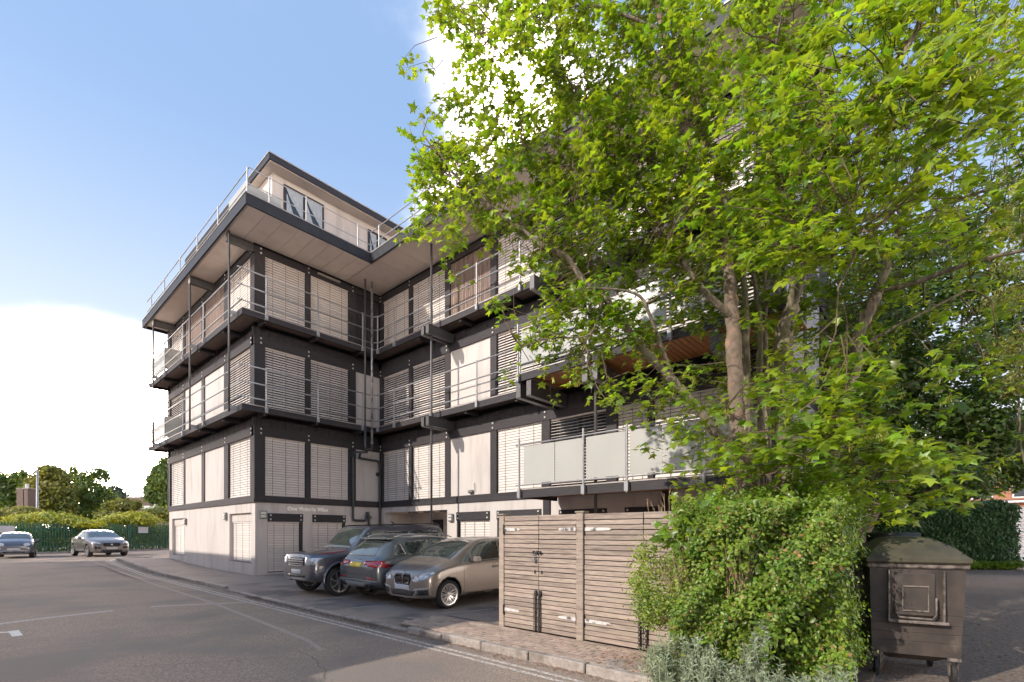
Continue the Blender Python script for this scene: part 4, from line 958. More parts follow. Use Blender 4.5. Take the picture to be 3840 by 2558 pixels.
for xx in (1.24, 2.53, 3.42): P_(C1, bv, 'door_gap', 'black', [(xx,.34),(xx+.008,.34),(xx+.008,.98),(xx,.98)], 'y', 1, mirror=True, off=.002)
for xx in (2.18, 3.1): P_(C1, bv, 'door_handle', paint, [(xx,.86),(xx+.2,.865),(xx+.2,.905),(xx,.90)], 'y', 1, mirror=True, off=.03, round_=.015)
P_(C1, bv, 'bonnet_gap', 'black', [(.13,-.66),(.14,-.66),(.10,0),(.14,.66),(.13,.66),(.09,0)], 'z', 1, off=.002)
P_(C1, bv, 'tail_light', 'redlens', [(.42,.86),(.80,.88),(.80,1.0),(.50,1.0)], 'x', 1, mirror=True)
MB().tube([(.95,.1,1.145),(1.04,.5,1.17),(1.0,.62,1.15)], .01, 6).build('wiper', 'black', C1); MB().tube([(.95,-.45,1.14),(1.06,.02,1.2)], .01, 6).build('wiper', 'black', C1)
MB().bbox(2.02, 2.06, -.12, .12, 1.38, 1.44, .01).build('rear_view_mirror', 'black', C1)

# 2: grey crossover, tail towards the street
paint = carpaint('blue_grey_paint', (.125,.14,.15))
C2 = place('parked_car', 6.34, 10.88, .03, 0, 'blue-grey crossover with red tail lights and yellow plate, tail to the street between two cars', group='cars in the parking bays')
C2.scale = (1, 1, 1.03)
st = [(0,.38,.58,.78,.84,.86,.74,.56),(.06,.36,.58,.86,.95,.98,.86,.64),(.16,.34,.58,.98,1.06,1.08,.90,.70),(.34,.30,.58,1.03,1.28,1.30,.92,.65),(.62,.23,.6,1.04,1.47,1.52,.925,.61),(.95,.22,.6,1.03,1.54,1.59,.925,.61),(1.7,.22,.6,1.0,1.57,1.615,.925,.62),(2.3,.22,.6,.99,1.56,1.605,.925,.63),(2.65,.22,.6,.98,1.48,1.53,.925,.65),(3.05,.22,.6,.97,1.26,1.31,.925,.70),(3.42,.22,.6,.95,1.05,1.08,.925,.76),(3.9,.22,.6,.90,.98,1.02,.92,.76),(4.3,.22,.56,.80,.88,.93,.86,.70),(4.43,.24,.5,.68,.74,.78,.76,.6),(4.48,.28,.48,.6,.64,.67,.66,.5)]
bd, bv = make_car(C2, st, paint, (.87, 3.55), .345, {'spokes': (5, .05, 'v')})
P_(C2, bv, 'rear_window', 'carglass', [(-.60,1.10),(.60,1.10),(.54,1.40),(.45,1.44),(-.45,1.44),(-.54,1.40)], 'x', -1, sub=4, round_=.03)
MB().bbox(.50, .74, -.60, .60, 1.50, 1.545, .012).build('roof_spoiler', paint, C2)
P_(C2, bv, 'number_plate', 'plate_y', [(-.26,.84),(.26,.84),(.26,.95),(-.26,.95)], 'x', -1, off=.01)
tl = P_(C2, bv, 'tail_light', 'redlens', [(.32,.90),(.44,.90),(.60,.865),(.90,.83),(.915,.97),(.87,1.00),(.36,.985)], 'x', -1, mirror=True, off=.012)
P_(C2, bv, 'tail_light_side', 'redlens', [(.02,.86),(.26,.90),(.33,.965),(.04,1.0)], 'y', 1, mirror=True, off=.008)
P_(C2, bv, 'bumper_cladding', 'grey_pl', [(-.80,.36),(.80,.36),(.88,.48),(-.88,.48)], 'x', -1, off=.006)
P_(C2, bv, 'reflector', 'redlens', [(.46,.58),(.80,.56),(.80,.60),(.48,.61)], 'x', -1, mirror=True, off=.008)
P_(C2, bv, 'bumper_trim', 'steel', [(.0,.53),(.0,.55),(.86,.54),(.86,.505),(.5,.52)], 'x', -1, mirror=True, off=.008)
P_(C2, bv, 'exhaust_trim', 'black', [(.40,.39),(.74,.39),(.78,.47),(.46,.47)], 'x', -1, mirror=True, off=.014)
for i in range(4): MB().tube([(.088, -.085+i*.057+.033*math.cos(a), 1.03+.033*math.sin(a)) for a in np.linspace(0, 2*math.pi, 13)], .006, 5, cap=False).build('badge_ring', 'chrome', C2)
P_(C2, bv, 'tailgate_gap', 'black', [(-.62,.66),(.62,.66),(.62,.668),(-.62,.668)], 'x', -1, off=.002)
for poly in ([(.60,1.12),(.68,1.36),(.86,1.42),(.95,1.11)], [(1.02,1.10),(.95,1.43),(1.72,1.49),(1.80,1.08)], [(1.88,1.08),(1.82,1.49),(2.2,1.49),(2.5,1.42),(2.88,1.2),(2.96,1.06)], ):
    P_(C2, bv, 'side_window', 'carglass', poly, 'y', 1, mirror=True, round_=.03, sub=4)
P_(C2, bv, 'windscreen', 'carglass', [(3.38,-.70),(3.38,.70),(3.0,.66),(2.56,.60),(2.5,0),(2.56,-.60),(3.0,-.66)], 'z', 1, sub=4)
for s in (-1, 1): MB().tube([(.75,s*.62,1.56),(1.0,s*.635,1.62),(2.3,s*.65,1.63),(2.6,s*.66,1.55)], .014, 6).build('roof_rail', 'steel', C2, smooth=True)
mirrors(C2, 2.75, 1.02, 1.08, paint)
for xx in (1.05, 1.84, 2.98): P_(C2, bv, 'door_gap', 'black', [(xx,.34),(xx+.008,.34),(xx+.008,1.02),(xx,1.02)], 'y', 1, mirror=True, off=.002)
for xx in (1.12, 1.95): P_(C2, bv, 'door_handle', paint, [(xx,.92),(xx+.2,.925),(xx+.2,.965),(xx,.96)], 'y', 1, mirror=True, off=.03, round_=.015)
P_(C2, bv, 'sill_trim', 'grey_pl', [(1.3,.22),(3.1,.22),(3.08,.36),(1.32,.36)], 'y', 1, mirror=True)
P_(C2, bv, 'headlight', 'lens', [(.5,.66),(.82,.68),(.84,.76),(.56,.76)], 'x', 1, mirror=True)

# 3: dark blue-grey off-roader, nose towards the street
paint = carpaint('slate_paint', (.095,.10,.125), .16)
C3 = place('parked_car', 5.66, 13.0, .03, 0, 'dark slate off-roader with boxy stepped roof, nose to the street furthest from the timber store', group='cars in the parking bays')
st = [(.16,.44,.62,.80,.94,.97,.80,.62),(.20,.40,.62,.86,1.05,1.08,.90,.72),(.30,.38,.62,.94,1.09,1.13,.95,.78),(.55,.32,.64,1.04,1.11,1.155,.96,.80),(1.15,.32,.66,1.07,1.14,1.19,.96,.80),(1.36,.32,.66,1.08,1.20,1.24,.96,.79),
      (1.62,.32,.66,1.09,1.50,1.53,.96,.77),(1.88,.32,.66,1.09,1.77,1.80,.96,.76),(1.96,.32,.66,1.09,1.80,1.83,.96,.755),(2.1,.32,.66,1.09,1.81,1.84,.96,.755),(3.0,.32,.66,1.10,1.82,1.85,.96,.755),(3.15,.32,.66,1.10,1.88,1.905,.96,.75),(4.4,.32,.66,1.10,1.88,1.91,.95,.75),(4.68,.34,.66,1.09,1.84,1.87,.95,.74),(4.76,.36,.66,1.02,1.1,1.12,.93,.76),(4.83,.42,.64,.92,.96,.98,.88,.7)]
bd, bv = make_car(C3, st, paint, (.92, 3.80), .385, {'spokes': (7, .05, 's'), 'twist': .35, 'end_crease': .75, 'roof_crease': .8})
g = P_(C3, bv, 'grille', 'black', [(-.44,.80),(.44,.80),(.48,1.0),(-.48,1.0)], 'x', -1, off=.008, round_=.03)
for q in (.825, .885, .945): P_(C3, bv, 'grille_bar', 'steel', [(-.44,q),(.44,q),(.45,q+.028),(-.45,q+.028)], 'x', -1, parent=g, off=.02)
P_(C3, bv, 'grille_frame', 'alloy', [(-.46,.785),(.46,.785),(.47,.80),(-.47,.80)], 'x', -1, off=.012)
hl = P_(C3, bv, 'headlight', 'lens', [(.53,.81),(.90,.84),(.93,1.0),(.55,1.01)], 'x', -1, mirror=True, off=.008, round_=.02)
for s in (1,-1):
    for a, b in ((.62,.90), (.78,.93)): MB().lathe([(0,-.03),(.055,-.025),(.07,0)], (.21+.1*(a-.6), s*a, b), 'x', 16).build('lamp_ring', 'chrome', hl[0 if s > 0 else 1])
P_(C3, bv, 'headlight_side', 'lens', [(.05,.86),(.24,.88),(.22,1.0),(.05,.99)], 'y', 1, mirror=True, off=.006)
P_(C3, bv, 'bumper_intake', 'black', [(-.52,.50),(.52,.50),(.5,.56),(-.5,.56)], 'x', -1, off=.006)
P_(C3, bv, 'number_plate', 'plate_w', [(-.26,.58),(.26,.58),(.26,.69),(-.26,.69)], 'x', -1, off=.016)
for s in (1,-1): MB().lathe([(0,-.03),(.05,-.028),(.058,-.01),(.075,-.008),(.08,.02)], (.19, s*.70, .62), 'x', 18).build('fog_lamp', 'chrome', C3)
P_(C3, bv, 'skid_plate', 'steel', [(-.6,.42),(.6,.42),(.56,.46),(-.56,.46)], 'x', -1, off=.01)
P_(C3, bv, 'windscreen', 'carglass', [(1.34,-.72),(1.34,.72),(1.86,.68),(1.87,0),(1.86,-.68)], 'z', 1, sub=4, round_=.04)
for poly in ([(1.56,1.14),(1.86,1.64),(2.36,1.68),(2.36,1.14)], [(2.44,1.14),(2.44,1.68),(3.28,1.68),(3.28,1.14)], [(3.40,1.14),(3.36,1.70),(4.4,1.72),(4.52,1.60),(4.55,1.16)]):
    P_(C3, bv, 'side_window', 'carglass', poly, 'y', 1, mirror=True, round_=.03, sub=4)
P_(C3, bv, 'c_pillar_trim', paint, [(3.9,1.13),(4.0,1.13),(4.25,1.74),(4.12,1.74)], 'y', 1, mirror=True, off=.012)
for ax in (.92, 3.80):
    for s in (-1, 1):
        mb = MB(); R0, R1 = .385*1.12, .385*1.30
        A = np.linspace(-.15, math.pi+.15, 16)
        v = []; f = []
        for i, a in enumerate(A):
            for R_, yy in ((R0, .955), (R0, 1.0), (R1-.01, .995), (R1, .955)): v.append((ax-R_*math.cos(a), s*yy, .405+R_*math.sin(a)))
            if i: f += [((i-1)*4+j, (i-1)*4+(j+1)%4, i*4+(j+1)%4, i*4+j) for j in range(4)]
        link('arch_trim', v, f, 'slate_arch' if 'slate_arch' in M else paint, C3, smooth=True)
mirrors(C3, 1.78, 1.1, 1.16, paint)
P_(C3, bv, 'side_vent', 'black', [(1.44,.86),(1.52,.86),(1.54,1.02),(1.46,1.02)], 'y', 1, mirror=True)
for xx in (1.5, 2.4, 3.32): P_(C3, bv, 'door_gap', 'black', [(xx,.44),(xx+.008,.44),(xx+.008,1.08),(xx,1.08)], 'y', 1, mirror=True, off=.002)
for xx in (2.12, 3.04): P_(C3, bv, 'door_handle', 'black', [(xx,.97),(xx+.2,.97),(xx+.2,1.02),(xx,1.02)], 'y', 1, mirror=True, off=.03, round_=.015)
for s in (-1, 1): MB().tube([(1.95,s*.70,1.80),(2.1,s*.70,1.85),(4.4,s*.70,1.93),(4.6,s*.70,1.86)], .018, 6).build('roof_rail', 'black', C3, smooth=True)
P_(C3, bv, 'tail_light', 'redlens', [(.78,1.0),(.92,1.0),(.92,1.4),(.78,1.4)], 'x', 1, mirror=True)
tx = bpy.data.curves.new('n', 'FONT'); tx.body = 'DISCOVERY'; tx.size = .075; tx.extrude = .003; tx.space_character = 1.7; tx.align_x = 'CENTER'; tx.resolution_u = 2
txo = bpy.data.objects.new('n', tx); COL.objects.link(txo); dg = bpy.context.evaluated_depsgraph_get(); tme = bpy.data.meshes.new_from_object(txo.evaluated_get(dg)); bpy.data.objects.remove(txo)
tme.materials.clear(); tme.materials.append(M['chrome']); o = bpy.data.objects.new('bonnet_lettering', tme); COL.objects.link(o); o.parent = C3; o.location = (.17, 0, 1.03); o.rotation_euler = (math.radians(72), 0, -math.pi/2)

C3.scale = (1, 1, 1.045)
# 4, 5: cars at the far fence, noses towards the viewer
def spot(px, py, t): p = at(px, py, t); return p.x, p.y
paint = carpaint('warm_silver_paint', (.20,.18,.17), .2)
x, y = spot(420, 2000, 28.6)
ang = math.atan2(FW.y, FW.x) + math.radians(56)
C4 = place('parked_car', x, y, gz(y), ang, 'silver-grey coupe-like crossover with black grille parked in front of the green fence')
st = [(0,.26,.52,.66,.72,.74,.66,.48),(.06,.23,.52,.74,.84,.87,.84,.62),(.28,.22,.54,.86,.96,1.0,.94,.74),(.8,.22,.6,.98,1.06,1.10,.96,.78),(1.25,.22,.62,1.02,1.13,1.17,.96,.78),(1.6,.22,.64,1.04,1.34,1.38,.96,.72),(2.05,.22,.64,1.05,1.54,1.59,.95,.66),(2.7,.22,.64,1.07,1.58,1.64,.95,.64),(3.4,.22,.64,1.09,1.50,1.57,.94,.60),(3.95,.22,.64,1.10,1.30,1.38,.92,.58),(4.25,.24,.64,1.08,1.14,1.18,.88,.64),(4.4,.34,.6,.9,.96,.98,.78,.58)]
bd, bv = make_car(C4, st, paint, (.86, 3.54), .36, {'spokes': (5, .05, 'v')})
P_(C4, bv, 'grille', 'black', [(-.36,.62),(.36,.62),(.42,.70),(.40,.82),(-.40,.82),(-.42,.70)], 'x', -1, round_=.04, off=.006); badge(C4, (-.0, 0, .73), 'x', .05)
P_(C4, bv, 'headlight', 'lens', [(.50,.76),(.86,.82),(.88,.92),(.60,.87)], 'x', -1, mirror=True, off=.006)
P_(C4, bv, 'side_intake', 'black', [(.52,.50),(.86,.50),(.84,.64),(.54,.62)], 'x', -1, mirror=True); P_(C4, bv, 'lower_intake', 'black', [(-.6,.26),(.6,.26),(.45,.42),(-.45,.42)], 'x', -1)
P_(C4, bv, 'number_plate', 'plate_w', [(-.26,.46),(.26,.46),(.26,.57),(-.26,.57)], 'x', -1, off=.014)
P_(C4, bv, 'windscreen', 'carglass', [(1.26,-.74),(1.26,.74),(1.98,.60),(2.02,0),(1.98,-.60)], 'z', 1, sub=4, round_=.04)
for poly in ([(1.62,1.09),(2.05,1.43),(2.55,1.50),(2.55,1.11)], [(2.62,1.12),(2.62,1.5),(3.3,1.45),(3.75,1.24),(3.7,1.15)]): P_(C4, bv, 'side_window', 'carglass', poly, 'y', 1, mirror=True, round_=.03, sub=4)
mirrors(C4, 1.75, 1.05, 1.1, paint)
for xx in (1.4, 2.58): P_(C4, bv, 'door_gap', 'black', [(xx,.36),(xx+.01,.36),(xx+.01,1.04),(xx,1.04)], 'y', 1, mirror=True, off=.002)
P_(C4, bv, 'sill_trim', 'blackpl', [(1.3,.22),(3.1,.22),(3.08,.34),(1.32,.34)], 'y', 1, mirror=True)
paint = carpaint('graphite_paint', (.10,.105,.13), .2)
x, y = spot(52, 2000, 26.6)
C5 = place('parked_car', x, y, gz(y), math.atan2(FW.y, FW.x) + math.radians(43), 'small round-nosed dark grey city car at the left edge of the road')
st = [(0,.26,.48,.60,.66,.68,.62,.46),(.06,.23,.5,.72,.80,.83,.74,.56),(.25,.22,.52,.84,.93,.97,.80,.64),(.62,.22,.56,.92,1.01,1.05,.81,.66),(.88,.22,.58,.94,1.06,1.10,.81,.66),(1.2,.22,.6,.95,1.28,1.32,.81,.60),(1.55,.22,.6,.96,1.41,1.46,.81,.56),(2.1,.22,.6,.97,1.44,1.49,.81,.55),(2.8,.22,.6,.98,1.36,1.42,.80,.53),(3.25,.24,.6,.97,1.10,1.14,.77,.56),(3.5,.28,.56,.86,.92,.94,.70,.52),(3.57,.34,.54,.74,.78,.8,.6,.44)]
bd, bv = make_car(C5, st, paint, (.66, 2.96), .30, {'spokes': (8, .03, 's')})
P_(C5, bv, 'headlight', 'lens', [(.50+.13*math.cos(a), .76+.095*math.sin(a)) for a in np.linspace(0, 2*math.pi, 13)[:-1]], 'x', -1, mirror=True, off=.008)
P_(C5, bv, 'fog_lamp', 'lens', [(.56+.07*math.cos(a), .56+.055*math.sin(a)) for a in np.linspace(0, 2*math.pi, 11)[:-1]], 'x', -1, mirror=True, off=.008)
P_(C5, bv, 'lower_intake', 'black', [(-.4,.30),(.4,.30),(.44,.40),(-.44,.40)], 'x', -1); P_(C5, bv, 'bumper_trim', 'chrome', [(-.6,.41),(.6,.41),(.62,.43),(-.62,.43)], 'x', -1, off=.01)
P_(C5, bv, 'number_plate', 'plate_w', [(-.26,.47),(.26,.47),(.26,.58),(-.26,.58)], 'x', -1, off=.014); MB().tube([(-.005,-.16,.70),(-.02,0,.69),(-.005,.16,.70)], .008, 6).build('nose_trim', 'chrome', C5)
P_(C5, bv, 'windscreen', 'carglass', [(.92,-.62),(.92,.62),(1.5,.52),(1.53,0),(1.5,-.52)], 'z', 1, sub=4, round_=.04)
for poly in ([(1.25,1.0),(1.55,1.3),(2.1,1.36),(2.1,1.02)], [(2.18,1.03),(2.18,1.36),(2.7,1.32),(2.8,1.1)]): P_(C5, bv, 'side_window', 'carglass', poly, 'y', 1, mirror=True, round_=.03, sub=4)
mirrors(C5, 1.25, .88, 1.0, paint)
# ------------------------------------------------------------------ buildings across the street (left of the camera; they shade the road)
def block(name, x0, x1, y0, y1, h, label, mwall):
    t = thing(name, (x1, y0, 0), label, 'building')
    MB().box(x0, x1, y0, y1, -.1, h).build('wall', mwall, t); MB().box(x0-.1, x1+.06, y0, y1, h, h+.12).build('parapet', 'trim', t)
    for z in np.arange(1.0, h-1.4, 2.8):
        for y in np.arange(y0+1.2, y1-1.2, 2.6):
            w = MB().box(x1, x1+.03, y-.55, y+.55, z, z+1.3).build('window', 'white', t); MB().box(x1+.03, x1+.035, y-.48, y+.48, z+.07, z+1.23).build('pane', 'glass', w)
    return t
block('rendered_building', -16, -6, 11.3, 36.3, 9.3, 'tall rendered block across the road, left of the picture', 'render')
block('stair_tower', -12, -6, 9.6, 11.3, 7.2, 'narrow stair wing beside the tall rendered block, left of the picture', 'render')
block('low_building', -15, -6, -14, 9.6, 5.6, 'low rendered block across the road behind the viewer', 'render')

# ------------------------------------------------------------------ foliage tools
def norm(a): return a/np.maximum(np.linalg.norm(a, axis=-1, keepdims=True), 1e-9)
T_MAPLE_R = [(.42,-.08),(.27,.15),(.68,.45),(.27,.47)]
def maple_tpl():
    out = [(0,.03)] + T_MAPLE_R + [(0,1.0)] + [(-x, y) for x, y in T_MAPLE_R[::-1]]
    v = [(0,.36,.03)] + [(x, y, -.26*abs(x)-.16*max(0,y-.4)) for x, y in out]; n = len(out)
    return np.array(v), [(0, 1+i, 1+(i+1)%n) for i in range(n)]
TPL = {'maple': maple_tpl(),
 'oval': (np.array([(0,0,0),(.30,.35,-.06),(.22,.75,-.06),(0,1,-.05),(-.22,.75,-.06),(-.30,.35,-.06),(0,.5,.04)]), [(6,0,1),(6,1,2),(6,2,3),(6,3,4),(6,4,5),(6,5,0)]),
 'tri': (np.array([(-.35,0,0),(.35,.1,0),(.3,.8,.05),(-.25,1,-.05)]), [(0,1,2,3)]),
 'lance': (np.array([(0,0,0),(.12,.4,-.03),(0,1,-.1),(-.12,.4,-.03)]), [(0,1,2,3)]),
 'key': (np.array([(0,0,0),(.10,-.3,.02),(.16,-.95,.0),(.30,-.9,0),(.22,-.25,0),(-.10,-.3,.02),(-.16,-.95,.0),(-.30,-.9,0),(-.22,-.25,0)]), [(0,1,2,3,4),(0,8,7,6,5)])}
def leaves(name, C, Nn, A, s, tpl, m, parent=None, kind='stuff', label=None):
    """C centres, Nn normals, A axis hints, s sizes"""
    V, Fc = TPL[tpl]; n = len(C); Nn = norm(Nn); X = norm(np.cross(A, Nn)); Y = np.cross(Nn, X)
    P = C[:,None,:] + s[:,None,None]*(V[None,:,0,None]*X[:,None,:] + V[None,:,1,None]*Y[:,None,:] + V[None,:,2,None]*Nn[:,None,:])
    P = P.reshape(-1, 3); k = len(V)
    base = P.min(axis=0)*.5+P.max(axis=0)*.5; base[2] = P[:,2].min()
    sizes = np.array([len(f) for f in Fc]); flat = np.concatenate([np.array(f) for f in Fc])
    idx = (flat[None,:] + (np.arange(n)*k)[:,None]).reshape(-1); tot = np.tile(sizes, n); start = np.concatenate([[0], np.cumsum(tot)[:-1]])
    me = bpy.data.meshes.new(name); me.vertices.add(len(P)); me.vertices.foreach_set('co', (P-base).reshape(-1)); me.loops.add(len(idx)); me.loops.foreach_set('vertex_index', idx)
    me.polygons.add(len(tot)); me.polygons.foreach_set('loop_start', start); me.update(calc_edges=True); me.validate()
    me.materials.append(M[m]); ob = bpy.data.objects.new(name, me); COL.objects.link(ob); POS[ob.name] = Vector(base)
    if parent is not None: ob.parent = parent; ob.location = Vector(base)-POS[parent.name]
    else: ob.location = base
    if kind: ob['kind'] = kind
    if label: ob['label'] = label
    return ob
def rnd_dir(g, n): return norm(g.normal(size=(n,3)))
def blob_pts(g, blobs, n, shell=.5):
    """blobs: (cx,cy,cz,rx,ry,rz); points biased to the outer part"""
    B_ = np.array(blobs); w = (B_[:,3]*B_[:,4]*B_[:,5])**(2/3); i = g.choice(len(B_), n, p=w/w.sum()); d = rnd_dir(g, n)
    rr = (shell + (1-shell)*g.random(n)**.6)[:,None]*(1+.16*g.normal(size=(n,1)))
    return B_[i,:3] + d*rr*B_[i,3:6], d
def bough(mb, a, b, r0, r1, g, sag=.0, seg=4, n=5):
    a = Vector(a); b = Vector(b); L = (b-a).length; pts = []; rs = []
    for i in range(seg+1):
        t = i/seg; p = a.lerp(b, t); j = L*.05*(1-abs(2*t-1)); p = p + Vector(g.normal(size=3))*j + Vector((0,0,sag*L*4*t*(1-t))); pts.append(p); rs.append(r0+(r1-r0)*t)
    mb.tube(pts, rs, n, cap=False); return pts
def far_tree(name, base, h, blobs, n, size, m, label, seed, trunk_r=.2, up=.5, cat='tree', tpl='tri', parts=True):
    g = np.random.default_rng(seed); T = thing(name, base, label, cat); b = Vector(base)
    tr = MB(); top = Vector((b.x, b.y, b.z+h*.75)); bough(tr, b, top, trunk_r, trunk_r*.3, g, seg=6, n=7); tr.build('trunk', 'bark', T, smooth=True)
    for q in blobs[:10]:
        k = MB(); f_ = g.uniform(.25,.6); bough(k, b.lerp(top, f_), Vector(q[:3]), trunk_r*.35, trunk_r*.08, g, .1, n=5); k.build('branch', 'bark', T, smooth=True)
    C, d = blob_pts(g, blobs, n); Nn = d*.7 + np.array([0,0,up]) + .8*rnd_dir(g, n)
    leaves('crown', C, Nn, rnd_dir(g, n), size*(.7+.6*g.random(n)), tpl, m, T); return T
def pb(px, py, t, rx, ry, rt=None):
    p = at(px, py, t); a = rx*t/FPX; return (p.x, p.y, p.z, rt or a, rt or a, ry*t/FPX)
def on_ground(px, t, z=0): p = at(px, 2000, t); return (p.x, p.y, z)

# ------------------------------------------------------------------ far left: fence, shrubs, trees, lamp post
FA = np.array(on_ground(-60, 30.6)); FB = np.array((22., 52.9, 0.)); FDv = (FB-FA); FL = np.linalg.norm(FDv); FDv /= FL; FNv = np.array((-FDv[1], FDv[0], 0))
PF = thing('palisade_fence', (FA[0], FA[1], .3), 'green steel palisade fence with pointed pales behind the far parked cars', 'fence')
def fpt(s, o=0, z=0): q = FA+FDv*s+FNv*o; return (q[0], q[1], z)
fang = math.atan2(FDv[1], FDv[0])
pale = None; s = 0; r = random.Random(2)
while s < FL-4:
    p = fpt(s, 0, .36)
    if pale is None:
        prof = [(-.034,.012),(-.02,-.012),(.02,-.012),(.034,.012)]; v = []
        for i, z in enumerate((0, 1.98, 2.06)):
            for x, y in prof: v.append((x*(1 if i < 2 else .35), y, z if i < 2 else 2.06+(.03 if abs(x) < .03 else -.02)))
        f = [(i*4+j, i*4+j+1, (i+1)*4+j+1, (i+1)*4+j) for i in (0,1) for j in (0,1,2)]
        pale = link('pale', v, f, 'green_paint', PF, origin=(0,0,0)); pale.location = Vector(p)-POS[PF.name]; pale.rotation_euler = (0,0,fang); POS[pale.name] = Vector((0,0,0))
    else: inst(pale, 'pale', p, PF, rot=(0, r.uniform(-.008,.008), fang))
    s += .158
for z in (.75, 2.0): MB().hull(fpt(0,.03,z), fpt(FL-4,.03,z), .04, .05).build('rail', 'green_paint', PF)
s = .1
while s < FL-4:
    p = fpt(s, .08); MB().box(p[0]-.05, p[0]+.05, p[1]-.05, p[1]+.05, .25, 2.35).build('post', 'green_paint', PF); s += 2.75
link('verge_kerb', [fpt(-5,-.5,.30), fpt(FL,-.5,.30), fpt(FL,-.5,.40), fpt(-5,-.5,.40), fpt(FL,-.35,.40), fpt(-5,-.35,.40)], [(0,1,2,3),(3,2,4,5)], 'kerb', kind='structure')
v = [fpt(-8,-.35,.395), fpt(FL+5,-.35,.395), fpt(FL+5,60,.395), fpt(-8,60,.395)]; link('verge', v, [(0,1,2,3)], 'ground', kind='structure', origin=(0,0,0))
def board_sign(px0, px1, py0, py1, t, label):
    a = at((px0+px1)/2, (py0+py1)/2, t); w = (px1-px0)*t/FPX*1.05; h_ = (py1-py0)*t/FPX; q = Vector(tuple(FDv)); n = Vector(tuple(-FNv))
    s_ = (a - Vector(tuple(FA))).dot(q); c = Vector(tuple(FA)) + q*s_ + n*.04; c.z = a.z; mb = MB(); mb.hull(c-q*w/2, c+q*w/2, .012, h_); o = mb.build('fence_sign', 'paper'); tag(o, label, 'sign')
board_sign(18, 63, 1972, 1996, 31.3, 'grey-white notice board on the green fence behind the small car'); board_sign(530, 561, 1976, 1999, 39, 'small white notice on the green fence near the corner of the block')
far_tree('conifer', on_ground(-10, 60, .3), 10, [pb(x, y, 60, r1, r2) for x, y, r1, r2 in ((-60,1860,60,70),(10,1850,45,60),(0,1800,25,30),(55,1800,18,34),(30,1880,60,45),(100,1815,25,36),(120,1880,40,45),(85,1780,10,20))], 9000, .34, 'leaf_far', 'dark green pointed conifers at the left edge behind the brick chimney', 31, cat='tree')
far_tree('olive_tree', on_ground(190, 52, .3), 8.5, [pb(x, y, 52, r1, r2) for x, y, r1, r2 in ((190,1770,42,26),(150,1800,34,24),(170,1830,55,40),(225,1840,50,45),(180,1890,60,45),(235,1790,24,22),(240,1900,40,40))], 9000, .27, 'leaf_far_y', 'olive-yellow round tree just right of the street lamp', 32)
far_tree('loose_tree', on_ground(340, 56, .3), 9, [pb(x, y, 56, r1, r2) for x, y, r1, r2 in ((275,1768,14,26),(275,1810,32,32),(320,1800,30,34),(370,1775,26,22),(400,1790,12,20),(345,1840,52,40),(300,1880,60,45),(380,1880,50,45),(335,1920,70,30))], 10500, .25, 'leaf_far', 'loose-topped green tree in the middle of the row behind the far fence', 33)
far_tree('blue_tree', on_ground(445, 85, .3), 10, [pb(x, y, 85, r1, r2) for x, y, r1, r2 in ((430,1850,30,28),(460,1870,22,22),(435,1890,36,28))], 3500, .36, 'leaf_far_b', 'distant blue-green rounded tree left of the flat-roofed building', 34)
far_tree('pale_tree', on_ground(470, 47, .3), 6, [pb(x, y, 47, r1, r2) for x, y, r1, r2 in ((420,1905,26,24),(465,1895,36,22),(505,1895,22,18),(440,1935,60,22))], 6000, .2, 'leaf_far_y', 'low pale green tree in front of the flat-roofed building', 35)
far_tree('corner_tree', on_ground(610, 50, .3), 11, [pb(x, y, 50, r1, r2) for x, y, r1, r2 in ((625,1745,26,34),(600,1770,28,26),(575,1800,26,22),(615,1810,40,34),(560,1835,20,18),(590,1855,44,34),(650,1800,50,70),(640,1880,44,30))], 11000, .24, 'leaf_far', 'bright green tree half hidden by the far corner of the block', 36)
far_tree('brown_shrub', on_ground(600, 46, .3), 3.2, [pb(x, y, 46, r1, r2) for x, y, r1, r2 in ((600,1925,50,24),(560,1930,30,22),(640,1930,40,28))], 4500, .17, 'leaf_far_y', 'brownish shrub behind the right end of the green fence', 37, .06, cat='shrub')
def shrub(name, blobs, n, size, m, label, seed, core=True, cat='shrub', tpl='oval'):
    b = blobs[0]; T = thing(name, (b[0], b[1], max(0, min(q[2]-q[5] for q in blobs))), label, cat); g = np.random.default_rng(seed)
    C, d = blob_pts(g, blobs, n, .72); leaves('foliage', C, d+.5*np.array([0,0,1])+.7*rnd_dir(g, n), rnd_dir(g, n), size*(.6+.8*g.random(n)), tpl, m, T)
    k = MB()
    for q in blobs[:12]:
        for _ in range(3): bough(k, (q[0]+g.normal()*q[3]*.2, q[1]+g.normal()*q[4]*.2, POS[T.name].z), (q[0]+g.normal()*q[3]*.4, q[1]+g.normal()*q[4]*.4, q[2]+q[5]*.6), .02, .006, g, n=4)
    k.build('stems', 'twig', T, kind='stuff'); return T
shrub('yellow_shrub', [pb(x, y, 35.5, 34, r2, 1.0) for x, y, r2 in ((80,1952,20),(120,1945,18),(160,1942,20),(200,1942,22),(240,1950,22),(285,1958,18),(330,1966,14))], 6500, .16, 'leaf_y', 'yellow-green shrub spilling over the green fence behind the silver-grey car', 41)
shrub('yellow_shrub', [pb(x, y, 39.5, 30, r2, 1.0) for x, y, r2 in ((395,1962,16),(430,1952,18),(470,1944,20),(510,1940,22),(545,1950,20))], 5000, .17, 'leaf_y', 'yellow-green shrub over the green fence near the corner of the block', 42)
shrub('pale_shrub', [pb(x, y, 36.5, 40, 26, 1.0) for x, y in ((0,1940),(45,1930),(95,1925))], 3500, .18, 'leaf_far_y', 'pale dull-green shrub below the brick chimney', 43)
fh = [];
for s in np.arange(0, 15, .9): p = fpt(s, 1.0); fh.append((p[0], p[1], 1.25, .9, .75, 1.1)); fh.append((p[0]+.3, p[1]+.4, 1.9, .7, .6, .6))
